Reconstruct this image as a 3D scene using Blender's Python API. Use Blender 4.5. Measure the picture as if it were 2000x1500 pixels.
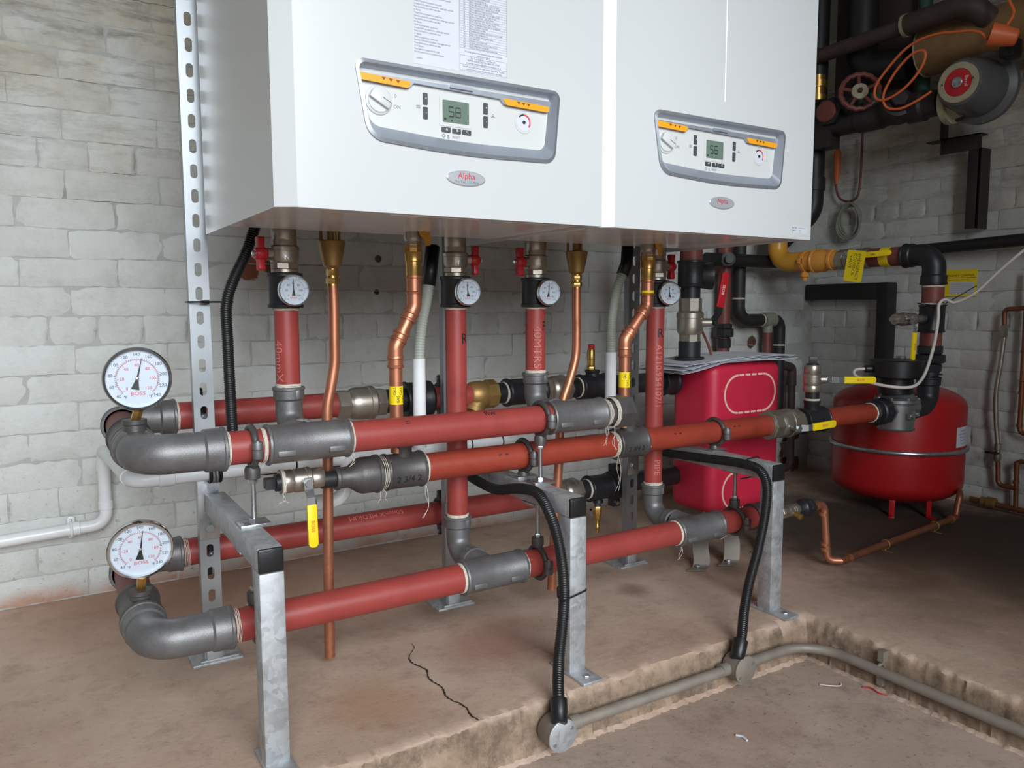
import bpy, bmesh, math, random
from mathutils import Matrix, Vector
random.seed(7)
S = bpy.context.scene
for o in list(bpy.data.objects): bpy.data.objects.remove(o)

# ------------------------------------------------------------------ camera, sky, daylight, exposure
# world: X along the back wall, Y into the room's depth, Z up, metres; z = 0 is the top of the concrete plinth
cam_d = bpy.data.cameras.new('camera'); cam = bpy.data.objects.new('camera', cam_d)
S.collection.objects.link(cam); S.camera = cam
cam_d.sensor_width = 36.0; cam_d.lens = 36.0 * 1514.6 / 2000.0; cam_d.clip_start = 0.02
_R = Vector((0.84942922, -0.52769349, -0.00309383)); _U = Vector((0.05533383, 0.08323739, 0.99499231)); _F = Vector((0.52479345, 0.84534674, -0.09990357))
cam.matrix_world = Matrix(((_R.x, _U.x, -_F.x, -0.3168), (_R.y, _U.y, -_F.y, -1.157), (_R.z, _U.z, -_F.z, 0.7744), (0, 0, 0, 1)))

W = bpy.data.worlds.new('overcast_sky'); S.world = W; W.use_nodes = True
bgn = W.node_tree.nodes['Background']; bgn.inputs[0].default_value = (0.80, 0.90, 1.0, 1); bgn.inputs[1].default_value = 0.05

def area(name, loc, target, sx, sy, power, col, spread):
    d = bpy.data.lights.new(name, 'AREA'); d.shape = 'RECTANGLE'; d.size = sx; d.size_y = sy; d.energy = power; d.color = col; d.spread = math.radians(spread)
    o = bpy.data.objects.new(name, d); S.collection.objects.link(o); o.location = loc
    o.rotation_euler = (Vector(target) - Vector(loc)).to_track_quat('-Z', 'Y').to_euler(); return o
# daylight outside an assumed, unseen doorway behind the photographer (the doorway itself is in unseen_wall_front below)
area('doorway_daylight', (-0.8, -6.0, 3.0), (-0.4, 0.0, 0.9), 5.0, 3.4, 690, (0.90, 0.96, 1.0), 180)

VS = S.view_settings
VS.view_transform = 'Standard'; VS.look = 'None'; VS.gamma = 1.0; VS.use_curve_mapping = False; VS.exposure = 0.0

# ------------------------------------------------------------------ materials
def lin(c): return tuple(((x / 255) / 12.92 if x / 255 <= 0.04045 else ((x / 255 + 0.055) / 1.055) ** 2.4) for x in c)
MATS = {}
def mat(name, col, rough=0.5, metal=0.0, var=0.08, scale=12.0, bump=0.0, bscale=120.0, rvar=0.08, coat=0.0, dirt=None, dscale=6.0, damt=0.5, spec=0.5):
    if name in MATS: return MATS[name]
    m = bpy.data.materials.new(name); m.use_nodes = True; MATS[name] = m
    N = m.node_tree.nodes; L = m.node_tree.links; b = N['Principled BSDF']
    b.inputs['Metallic'].default_value = metal; b.inputs['Roughness'].default_value = rough
    b.inputs['Specular IOR Level'].default_value = spec
    if coat: b.inputs['Coat Weight'].default_value = coat; b.inputs['Coat Roughness'].default_value = 0.15
    g = N.new('ShaderNodeNewGeometry')
    n = N.new('ShaderNodeTexNoise'); n.inputs['Scale'].default_value = scale; n.inputs['Detail'].default_value = 5; n.inputs['Roughness'].default_value = 0.6
    L.new(g.outputs['Position'], n.inputs['Vector'])
    r = N.new('ShaderNodeValToRGB'); r.color_ramp.elements[0].position = 0.3; r.color_ramp.elements[1].position = 0.7
    r.color_ramp.elements[0].color = tuple(max(0, c * (1 - var)) for c in col[:3]) + (1,)
    r.color_ramp.elements[1].color = tuple(min(1, c * (1 + var)) for c in col[:3]) + (1,)
    L.new(n.outputs['Fac'], r.inputs['Fac']); out = r.outputs['Color']
    if dirt:
        n2 = N.new('ShaderNodeTexNoise'); n2.inputs['Scale'].default_value = dscale; n2.inputs['Detail'].default_value = 9; n2.inputs['Roughness'].default_value = 0.7
        L.new(g.outputs['Position'], n2.inputs['Vector'])
        r2 = N.new('ShaderNodeValToRGB'); r2.color_ramp.elements[0].position = 0.52; r2.color_ramp.elements[1].position = 0.72
        r2.color_ramp.elements[0].color = (0, 0, 0, 1); r2.color_ramp.elements[1].color = (damt, damt, damt, 1)
        L.new(n2.outputs['Fac'], r2.inputs['Fac'])
        mx = N.new('ShaderNodeMixRGB'); mx.inputs['Color2'].default_value = tuple(dirt) + (1,)
        L.new(r2.outputs['Color'], mx.inputs['Fac']); L.new(out, mx.inputs['Color1']); out = mx.outputs['Color']
    L.new(out, b.inputs['Base Color'])
    if rvar:
        mr = N.new('ShaderNodeMapRange'); mr.inputs['To Min'].default_value = max(0.02, rough - rvar); mr.inputs['To Max'].default_value = min(1, rough + rvar)
        L.new(n.outputs['Fac'], mr.inputs['Value']); L.new(mr.outputs['Result'], b.inputs['Roughness'])
    if bump:
        nb = N.new('ShaderNodeTexNoise'); nb.inputs['Scale'].default_value = bscale; nb.inputs['Detail'].default_value = 4
        L.new(g.outputs['Position'], nb.inputs['Vector'])
        bp = N.new('ShaderNodeBump'); bp.inputs['Strength'].default_value = bump; bp.inputs['Distance'].default_value = 0.003
        L.new(nb.outputs['Fac'], bp.inputs['Height']); L.new(bp.outputs['Normal'], b.inputs['Normal'])
    return m

m_white = mat('white_powder_coat', (0.575, 0.59, 0.595), 0.24, var=0.006, scale=2, rvar=0.0)
m_pan = mat('white_gloss_sheet', (0.86, 0.84, 0.83), 0.18, var=0.03, rvar=0.04)
m_fascia = mat('off_white_plastic', (0.59, 0.60, 0.59), 0.4, var=0.01)
m_silver = mat('silver_plastic', (0.42, 0.46, 0.53), 0.33, metal=0.55, var=0.03)
m_silver_d = mat('dark_silver_plastic', (0.34, 0.37, 0.41), 0.3, metal=0.6, var=0.03)
m_orange = mat('amber_plastic', lin((238, 160, 30)), 0.4, var=0.03)
m_brown = mat('brown_print', lin((120, 70, 25)), 0.5, var=0.0)
m_button = mat('charcoal_button', lin((66, 68, 74)), 0.45, var=0.03)
m_lcd = mat('green_lcd', lin((104, 122, 110)), 0.25, var=0.02)
m_ink = mat('black_ink', lin((32, 36, 36)), 0.5, var=0.0)
m_greyink = mat('grey_ink', lin((118, 122, 130)), 0.5, var=0.0)
m_sheetink = mat('sheet_print', lin((84, 88, 98)), 0.6, var=0.0)
m_whiteink = mat('white_ink', (0.8, 0.8, 0.8), 0.5, var=0.0)
m_dial = mat('dial_face', lin((192, 201, 212)), 0.5, var=0.01)
m_dialink = mat('dial_ink', lin((44, 48, 54)), 0.5, var=0.0)
m_redink = mat('red_ink', lin((200, 40, 62)), 0.5, var=0.0)
m_paper = mat('white_paper', lin((202, 205, 213)), 0.7, var=0.03)
m_badge = mat('brushed_badge', lin((190, 193, 198)), 0.3, metal=0.4, var=0.04)
m_redpipe = mat('red_oxide_pipe', lin((152, 62, 57)), 0.42, var=0.10, scale=9, bump=0.04, dirt=lin((120, 45, 40)), dscale=14, damt=0.5)
m_gaspipe = mat('orange_red_pipe', lin((148, 58, 42)), 0.42, var=0.10, scale=9, bump=0.05, dirt=lin((110, 44, 30)), dscale=16, damt=0.6)
m_dullpipe = mat('weathered_red_pipe', lin((118, 62, 56)), 0.5, var=0.15, scale=14, bump=0.05, dirt=lin((80, 60, 52)), dscale=10, damt=0.6)
m_stencil = mat('pale_stencil_ink', lin((194, 112, 104)), 0.6, var=0.1, scale=120)
m_iron = mat('malleable_iron', lin((120, 119, 120)), 0.46, metal=0.55, var=0.10, scale=30, bump=0.12, bscale=400, dirt=lin((70, 66, 64)), dscale=9, damt=0.6)
m_irond = mat('dark_iron', lin((86, 83, 82)), 0.45, metal=0.4, var=0.12, scale=30, bump=0.12, bscale=400)
m_black = mat('black_iron', lin((42, 43, 46)), 0.42, metal=0.25, var=0.12, scale=30, bump=0.1, bscale=300)
m_blackp = mat('black_plastic', lin((26, 27, 29)), 0.38, var=0.05)
m_nickel = mat('nickel_plated_brass', lin((176, 168, 156)), 0.36, metal=0.85, var=0.06, scale=30, bump=0.06, bscale=500)
m_chrome = mat('chrome', (0.72, 0.73, 0.74), 0.12, metal=1.0, var=0.02, rvar=0.03)
m_brass = mat('brass', lin((196, 158, 92)), 0.30, metal=0.9, var=0.08, scale=25)
m_brassd = mat('cast_brass', lin((164, 132, 80)), 0.48, metal=0.65, var=0.1, scale=25, bump=0.05, bscale=300)
m_copper = mat('copper', lin((190, 126, 98)), 0.40, metal=0.72, var=0.12, scale=14, dirt=lin((130, 78, 52)), dscale=8, damt=0.7)
m_copperd = mat('tarnished_copper', lin((138, 88, 64)), 0.45, metal=0.6, var=0.15, scale=20)
m_hemp = mat('hemp_thread', lin((206, 198, 184)), 0.9, var=0.15, scale=300)
m_zinc = mat('zinc_plated_steel', lin((188, 192, 196)), 0.28, metal=0.9, var=0.06, scale=20)
m_red = mat('red_enamel', lin((190, 34, 44)), 0.35, var=0.05)
m_yellow = mat('yellow_vinyl', lin((244, 214, 26)), 0.4, var=0.03)
m_yelpaint = mat('yellow_ochre_paint', lin((206, 150, 52)), 0.35, var=0.06, scale=16, bump=0.04)
m_orgpaint = mat('amber_paint', lin((216, 146, 62)), 0.35, var=0.05, scale=16, bump=0.03)
m_upvc = mat('white_upvc', lin((226, 228, 230)), 0.3, var=0.03, scale=7, dirt=lin((176, 176, 174)), dscale=7, damt=0.4)
m_hose = mat('grey_green_hose', lin((166, 172, 162)), 0.45, var=0.04)
m_box = mat('crimson_foam_casing', lin((198, 38, 66)), 0.5, var=0.04, scale=10, bump=0.05, bscale=250)
m_cream = mat('cream_groove', lin((236, 196, 180)), 0.6, var=0.05)
m_vessel = mat('oxblood_enamel', lin((168, 26, 30)), 0.32, var=0.05, scale=5)
m_dark = mat('old_black_pipe', lin((44, 40, 40)), 0.55, metal=0.1, var=0.2, scale=20, bump=0.2, bscale=90)
m_oldbrown = mat('dark_brown_lagging', lin((70, 56, 54)), 0.6, var=0.2, scale=16, bump=0.2, bscale=80)
m_tan = mat('tan_lagging', lin((146, 112, 74)), 0.6, var=0.2, scale=10, dirt=lin((90, 74, 58)), dscale=7, damt=0.7)
m_creamp = mat('chipped_cream_paint', lin((168, 160, 134)), 0.55, var=0.12, scale=20, dirt=lin((96, 82, 64)), dscale=40, damt=0.6)
m_green = mat('verdigris_pipe', lin((58, 92, 80)), 0.6, var=0.25, scale=24, bump=0.15, bscale=90)
m_motor = mat('grey_motor_enamel', lin((96, 98, 100)), 0.35, metal=0.2, var=0.1, scale=10)
m_alu = mat('cast_aluminium', lin((150, 152, 154)), 0.38, metal=0.8, var=0.06, scale=20, bump=0.08, bscale=300)
m_cabor = mat('orange_cable', lin((226, 112, 62)), 0.45, var=0.06)
m_cabwh = mat('white_cable', lin((214, 206, 200)), 0.45, var=0.04)
m_cabgr = mat('grey_cable', lin((132, 136, 122)), 0.5, var=0.15, scale=40)
m_conduit = mat('weathered_conduit', lin((138, 130, 120)), 0.55, metal=0.25, var=0.15, scale=18, bump=0.1, bscale=200)
m_trunk = mat('black_trunking', lin((30, 30, 31)), 0.5, var=0.1)
m_bracket = mat('brown_black_angle', lin((46, 38, 38)), 0.55, var=0.15)
m_conc = None

def galv():
    m = bpy.data.materials.new('galvanised_steel'); m.use_nodes = True; N = m.node_tree.nodes; L = m.node_tree.links; b = N['Principled BSDF']
    b.inputs['Metallic'].default_value = 0.6; g = N.new('ShaderNodeNewGeometry')
    v = N.new('ShaderNodeTexVoronoi'); v.inputs['Scale'].default_value = 90; n = N.new('ShaderNodeTexNoise'); n.inputs['Scale'].default_value = 28; n.inputs['Detail'].default_value = 6
    L.new(g.outputs['Position'], n.inputs['Vector'])
    mx0 = N.new('ShaderNodeMixRGB'); mx0.inputs[0].default_value = 0.05; L.new(g.outputs['Position'], mx0.inputs[1]); L.new(n.outputs['Color'], mx0.inputs[2]); L.new(mx0.outputs[0], v.inputs['Vector'])
    sp = N.new('ShaderNodeSeparateColor'); L.new(v.outputs['Color'], sp.inputs[0])
    ad = N.new('ShaderNodeMath'); ad.operation = 'MULTIPLY_ADD'; ad.inputs[1].default_value = 0.45; L.new(sp.outputs[0], ad.inputs[0]); L.new(n.outputs['Fac'], ad.inputs[2])
    r = N.new('ShaderNodeValToRGB'); r.color_ramp.elements[0].position = 0.35; r.color_ramp.elements[1].position = 0.95
    r.color_ramp.elements[0].color = lin((162, 165, 168)) + (1,); r.color_ramp.elements[1].color = lin((192, 195, 198)) + (1,)
    L.new(ad.outputs[0], r.inputs[0]); L.new(r.outputs[0], b.inputs['Base Color'])
    mr = N.new('ShaderNodeMapRange'); mr.inputs['To Min'].default_value = 0.40; mr.inputs['To Max'].default_value = 0.58; L.new(ad.outputs[0], mr.inputs['Value']); L.new(mr.outputs[0], b.inputs['Roughness'])
    return m
m_galv = galv()
m_strut = mat('bright_zinc_strut', lin((160, 164, 168)), 0.38, metal=0.75, var=0.05, scale=9, rvar=0.1)

def glass():
    m = bpy.data.materials.new('dial_glass'); m.use_nodes = True; N = m.node_tree.nodes; L = m.node_tree.links
    out = N['Material Output']; N.remove(N['Principled BSDF'])
    t = N.new('ShaderNodeBsdfTransparent'); g = N.new('ShaderNodeBsdfGlossy'); g.inputs['Roughness'].default_value = 0.03
    mx = N.new('ShaderNodeMixShader'); lw = N.new('ShaderNodeLayerWeight'); lw.inputs[0].default_value = 0.15
    L.new(lw.outputs['Fresnel'], mx.inputs[0]); L.new(t.outputs[0], mx.inputs[1]); L.new(g.outputs[0], mx.inputs[2]); L.new(mx.outputs[0], out.inputs[0]); return m
m_glass = glass()

def brick_paint():
    m = bpy.data.materials.new('painted_brick'); m.use_nodes = True; N = m.node_tree.nodes; L = m.node_tree.links; b = N['Principled BSDF']
    b.inputs['Roughness'].default_value = 0.6; b.inputs['Specular IOR Level'].default_value = 0.35
    g = N.new('ShaderNodeNewGeometry'); pos = g.outputs['Position']
    def noise(s, d=6, ro=0.6, vec=pos):
        n = N.new('ShaderNodeTexNoise'); n.inputs['Scale'].default_value = s; n.inputs['Detail'].default_value = d; n.inputs['Roughness'].default_value = ro; L.new(vec, n.inputs['Vector']); return n.outputs['Fac']
    def ramp(x, p0, p1, c0=(0, 0, 0), c1=(1, 1, 1)):
        r = N.new('ShaderNodeValToRGB'); r.color_ramp.elements[0].position = p0; r.color_ramp.elements[1].position = p1; r.color_ramp.elements[0].color = c0 + (1,); r.color_ramp.elements[1].color = c1 + (1,); L.new(x, r.inputs[0]); return r.outputs[0]
    def mix(f, a, c):
        x = N.new('ShaderNodeMixRGB'); L.new(f, x.inputs[0]); L.new(a, x.inputs[1])
        if isinstance(c, tuple): x.inputs[2].default_value = c + (1,)
        else: L.new(c, x.inputs[2])
        return x.outputs[0]
    def math_(op, a, c):
        x = N.new('ShaderNodeMath'); x.operation = op
        for i, k in enumerate((a, c)):
            if isinstance(k, (int, float)): x.inputs[i].default_value = k
            else: L.new(k, x.inputs[i])
        return x.outputs[0]
    sep = N.new('ShaderNodeSeparateXYZ'); L.new(pos, sep.inputs[0])
    base = ramp(noise(3.5, 8), 0.3, 0.7, lin((200, 203, 201)), lin((220, 222, 219)))
    # yellowed, sooty patches, strongest high on the wall
    high = N.new('ShaderNodeMapRange'); high.inputs['From Min'].default_value = 0.95; high.inputs['From Max'].default_value = 1.55; L.new(sep.outputs['Z'], high.inputs['Value'])
    f1 = math_('MULTIPLY', high.outputs[0], ramp(noise(5, 8, 0.65), 0.36, 0.62)); base = mix(math_('MULTIPLY', f1, 0.8), base, lin((186, 170, 140)))
    mp = N.new('ShaderNodeMapping'); mp.inputs['Scale'].default_value = (1.6, 1.6, 9); L.new(pos, mp.inputs['Vector'])
    f2 = math_('MULTIPLY', high.outputs[0], ramp(noise(2.2, 9, 0.75, mp.outputs[0]), 0.50, 0.64)); base = mix(math_('MULTIPLY', f2, 0.85), base, lin((108, 104, 98)))
    oi = N.new('ShaderNodeObjectInfo'); base = mix(math_('MULTIPLY', oi.outputs['Random'], 0.22), base, lin((168, 166, 156)))
    # general grime and bare flecks towards the floor
    low = N.new('ShaderNodeMapRange'); low.inputs['From Min'].default_value = 0.55; low.inputs['From Max'].default_value = 0.0; L.new(sep.outputs['Z'], low.inputs['Value'])
    base = mix(math_('MULTIPLY', ramp(noise(7, 9, 0.72), 0.44, 0.70), 0.45), base, lin((140, 138, 128)))
    fl = math_('MULTIPLY', ramp(noise(60, 6, 0.75), 0.60, 0.68), math_('ADD', math_('MULTIPLY', low.outputs[0], 0.8), 0.12)); base = mix(fl, base, lin((112, 108, 102)))
    # red rising dust at the foot of the wall
    dust = N.new('ShaderNodeMapRange'); dust.inputs['From Min'].default_value = 0.05; dust.inputs['From Max'].default_value = 0.0; L.new(math_('ADD', sep.outputs['Z'], math_('MULTIPLY', math_('SUBTRACT', noise(7, 8), 0.5), 0.14)), dust.inputs['Value'])
    base = mix(math_('MULTIPLY', dust.outputs[0], 0.8), base, lin((170, 122, 96)))
    # paint knocked off to bare brick, and old fixing holes
    for px, py, pz, rad, col in ((0.232, 1.17, 0.885, 0.034, (142, 84, 66)), (0.292, 1.17, 0.892, 0.022, (110, 74, 58)), (0.632, 1.17, 0.925, 0.011, (88, 76, 70)), (0.626, 1.17, 0.821, 0.010, (70, 62, 58)), (0.345, 1.17, 0.285, 0.028, (178, 140, 96)),
                                (2.36, 1.17, 0.615, 0.03, (92, 70, 56)), (2.66, 1.17, 0.10, 0.10, (96, 66, 54))):
        vm = N.new('ShaderNodeVectorMath'); vm.operation = 'DISTANCE'; L.new(pos, vm.inputs[0]); vm.inputs[1].default_value = (px, py, pz)
        d = math_('ADD', vm.outputs['Value'], math_('MULTIPLY', math_('SUBTRACT', noise(30, 4), 0.5), rad * 1.0))
        mr = N.new('ShaderNodeMapRange'); mr.inputs['From Min'].default_value = rad * 1.05; mr.inputs['From Max'].default_value = rad * 0.85; L.new(d, mr.inputs['Value']); base = mix(mr.outputs[0], base, lin(col))
    L.new(base, b.inputs['Base Color'])
    bp = N.new('ShaderNodeBump'); bp.inputs['Strength'].default_value = 0.6; bp.inputs['Distance'].default_value = 0.005
    L.new(math_('ADD', noise(45, 6, 0.7), math_('MULTIPLY', noise(12, 4), 1.2)), bp.inputs['Height']); L.new(bp.outputs[0], b.inputs['Normal'])
    return m
m_brick = brick_paint()
m_joint = mat('grimy_painted_joint', lin((178, 179, 175)), 0.8, var=0.10, scale=5, bump=0.3, bscale=60, dirt=lin((112, 107, 98)), dscale=5, damt=0.9)

def concrete(name, c0, c1, c2, dark, speck, stain_shade):
    m = bpy.data.materials.new(name); m.use_nodes = True; N = m.node_tree.nodes; L = m.node_tree.links; b = N['Principled BSDF']
    g = N.new('ShaderNodeNewGeometry'); pos = g.outputs['Position']
    def noise(s, d=7, ro=0.62):
        n = N.new('ShaderNodeTexNoise'); n.inputs['Scale'].default_value = s; n.inputs['Detail'].default_value = d; n.inputs['Roughness'].default_value = ro; L.new(pos, n.inputs['Vector']); return n.outputs['Fac']
    def ramp(x, p0, p1, a=(0, 0, 0), c=(1, 1, 1)):
        r = N.new('ShaderNodeValToRGB'); r.color_ramp.elements[0].position = p0; r.color_ramp.elements[1].position = p1; r.color_ramp.elements[0].color = a + (1,); r.color_ramp.elements[1].color = c + (1,); L.new(x, r.inputs[0]); return r.outputs[0]
    def mix(f, a, c):
        x = N.new('ShaderNodeMixRGB'); L.new(f, x.inputs[0]); L.new(a, x.inputs[1])
        if isinstance(c, tuple): x.inputs[2].default_value = c + (1,)
        else: L.new(c, x.inputs[2])
        return x.outputs[0]
    def mul(a, k):
        x = N.new('ShaderNodeMath'); x.operation = 'MULTIPLY'; L.new(a, x.inputs[0])
        if isinstance(k, (int, float)): x.inputs[1].default_value = k
        else: L.new(k, x.inputs[1])
        return x.outputs[0]
    base = ramp(noise(3.2), 0.32, 0.7, lin(c0), lin(c1))
    base = mix(mul(ramp(noise(1.7, 5), 0.50, 0.64), 0.65), base, lin(c2)); base = mix(mul(ramp(noise(11, 9, 0.75), 0.50, 0.66), 0.40), base, lin(dark))
    base = mix(mul(ramp(noise(70, 5, 0.7), 0.60, 0.70), speck), base, lin(dark))
    base = mix(mul(ramp(noise(160, 3, 0.6), 0.66, 0.72), 0.35), base, lin((206, 190, 172)))
    def blob(x, y, rad, soft, col, amt):
        nonlocal base
        vm = N.new('ShaderNodeVectorMath'); vm.operation = 'DISTANCE'; L.new(pos, vm.inputs[0]); vm.inputs[1].default_value = (x, y, 0)
        ad = N.new('ShaderNodeMath'); ad.operation = 'MULTIPLY_ADD'; L.new(noise(6, 6), ad.inputs[0]); ad.inputs[1].default_value = rad * 0.9; L.new(vm.outputs['Value'], ad.inputs[2])
        mr = N.new('ShaderNodeMapRange'); mr.interpolation_type = 'SMOOTHSTEP'; mr.inputs['From Min'].default_value = rad * 1.45 + soft; mr.inputs['From Max'].default_value = rad * 1.45 - soft; L.new(ad.outputs[0], mr.inputs['Value'])
        base = mix(mul(mr.outputs[0], amt), base, lin(col)); return mr.outputs[0]
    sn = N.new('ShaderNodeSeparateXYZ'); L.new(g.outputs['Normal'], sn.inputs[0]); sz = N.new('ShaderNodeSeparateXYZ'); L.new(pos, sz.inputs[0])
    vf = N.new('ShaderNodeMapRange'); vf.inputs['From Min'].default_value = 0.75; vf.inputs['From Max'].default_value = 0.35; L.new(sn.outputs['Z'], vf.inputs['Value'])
    base = mix(mul(vf.outputs[0], ramp(noise(9, 8, 0.7), 0.22, 0.5)), base, lin((146, 124, 104))); base = mix(mul(vf.outputs[0], mul(ramp(noise(16, 9, 0.78), 0.44, 0.60), 0.85)), base, lin((100, 84, 70)))  # upright faces: stains, mixed darker to offset the direct light they catch
    wet_shade = None
    for a in stain_shade:
        w = blob(*a[:6])
        if a[6:]: wet_shade = w
    L.new(base, b.inputs['Base Color'])
    mr = N.new('ShaderNodeMapRange'); mr.inputs['To Min'].default_value = 0.62; mr.inputs['To Max'].default_value = 0.9; L.new(noise(5), mr.inputs['Value']); L.new(mr.outputs[0], b.inputs['Roughness'])
    bp = N.new('ShaderNodeBump'); bp.inputs['Strength'].default_value = 0.3; bp.inputs['Distance'].default_value = 0.004; L.new(noise(55, 7, 0.7), bp.inputs['Height']); L.new(bp.outputs[0], b.inputs['Normal'])
    return m
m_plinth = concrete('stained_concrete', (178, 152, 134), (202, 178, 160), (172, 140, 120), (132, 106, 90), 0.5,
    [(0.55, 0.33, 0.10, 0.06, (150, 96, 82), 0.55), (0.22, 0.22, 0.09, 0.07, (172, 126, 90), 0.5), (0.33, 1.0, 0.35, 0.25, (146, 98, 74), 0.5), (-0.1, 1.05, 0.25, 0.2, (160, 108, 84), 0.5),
     (2.15, 0.45, 0.52, 0.25, (54, 42, 33), 0.93, 1), (2.35, -0.05, 0.55, 0.25, (56, 44, 34), 0.92), (1.05, 0.42, 0.04, 0.03, (110, 86, 70), 0.6), (1.42, 0.38, 0.06, 0.04, (108, 88, 74), 0.6), (0.55, 0.58, 0.07, 0.05, (128, 104, 88), 0.6), (1.75, 0.0, 0.25, 0.2, (112, 88, 70), 0.6)])  # largest dark pools: damp concrete plus painted-in light falloff near the vessel
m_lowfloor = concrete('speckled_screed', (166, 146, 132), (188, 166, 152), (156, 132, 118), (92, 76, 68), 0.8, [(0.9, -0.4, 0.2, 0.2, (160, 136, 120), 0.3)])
m_crack = mat('crack_shadow', lin((52, 40, 34)), 0.9, var=0.2)
m_ceil = mat('ceiling_soffit', lin((214, 214, 210)), 0.8, var=0.1, scale=3)  # kept pale so the unseen ceiling bounces fill light

# ------------------------------------------------------------------ mesh helpers
C = S.collection
def V(*a): return Vector(a[0] if len(a) == 1 else a)
XA, YA, ZA = V(1, 0, 0), V(0, 1, 0), V(0, 0, 1)
def frame(o, x, y):                      # local x, y -> world directions; z = x cross y
    x = V(x).normalized(); z = x.cross(V(y)).normalized(); y = z.cross(x)
    return Matrix(((x.x, y.x, z.x, o[0]), (x.y, y.y, z.y, o[1]), (x.z, y.z, z.z, o[2]), (0, 0, 0, 1)))
FRONT = lambda o: frame(o, XA, ZA)       # faces -Y (towards the room)
def perp(d):
    d = V(d).normalized(); a = ZA if abs(d.z) < 0.9 else XA
    u = a.cross(d).normalized(); return d, u, d.cross(u)
def fillet(pts, r, n=7):
    pts = [V(p) for p in pts]; out = [pts[0]]
    rs = r if isinstance(r, (list, tuple)) else [r] * (len(pts) - 2)
    for i in range(1, len(pts) - 1):
        a, p, b = pts[i - 1], pts[i], pts[i + 1]; da = (a - p).normalized(); db = (b - p).normalized()
        ang = da.angle(db); 
        if ang > 3.1: continue
        t = min(rs[i - 1] / math.tan(ang / 2), (a - p).length * 0.49, (b - p).length * 0.49); rr = t * math.tan(ang / 2)
        c = p + (da + db).normalized() * (rr / math.sin(ang / 2)); s = p + da * t - c; e = p + db * t - c
        tot = s.angle(e); ax = s.cross(e).normalized()
        for k in range(n + 1): out.append(c + Matrix.Rotation(tot * k / n, 3, ax) @ s)
    out.append(pts[-1]); return out
def spline(pts, n=8, closed=False):
    pts = [V(p) for p in pts]; out = []; m = len(pts)
    for i in range(m if closed else m - 1):
        if closed: p0, p1, p2, p3 = pts[i - 1], pts[i], pts[(i + 1) % m], pts[(i + 2) % m]
        else: p1, p2 = pts[i], pts[i + 1]; p0 = pts[i - 1] if i else p1 * 2 - p2; p3 = pts[i + 2] if i + 2 < m else p2 * 2 - p1
        for k in range(n):
            t = k / n; out.append(0.5 * ((2 * p1) + (p2 - p0) * t + (2 * p0 - 5 * p1 + 4 * p2 - p3) * t * t + (3 * p1 - p0 - 3 * p2 + p3) * t ** 3))
    if not closed: out.append(pts[-1])
    return out
def resample(pts, step):
    out = [pts[0]]; acc = 0
    for a, b in zip(pts, pts[1:]):
        l = (b - a).length
        if l < 1e-9: continue
        t = step - acc
        while t <= l: out.append(a.lerp(b, t / l)); t += step
        acc = l - (t - step)
    return out
FONT_CACHE = {}
def font_mesh(s, align):
    if (s, align) not in FONT_CACHE:
        c = bpy.data.curves.new('t', 'FONT'); c.body = s; c.size = 1.0; c.align_x = align; c.align_y = 'CENTER'; c.resolution_u = 2
        o = bpy.data.objects.new('t', c); me = bpy.data.meshes.new_from_object(o)
        FONT_CACHE[(s, align)] = ([v.co.copy() for v in me.vertices], [tuple(p.vertices) for p in me.polygons])
        bpy.data.objects.remove(o); bpy.data.curves.remove(c); bpy.data.meshes.remove(me)
    return FONT_CACHE[(s, align)]
def wpos(o):
    p = V(0, 0, 0)
    while o: p = p + o.location; o = o.parent
    return p
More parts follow.
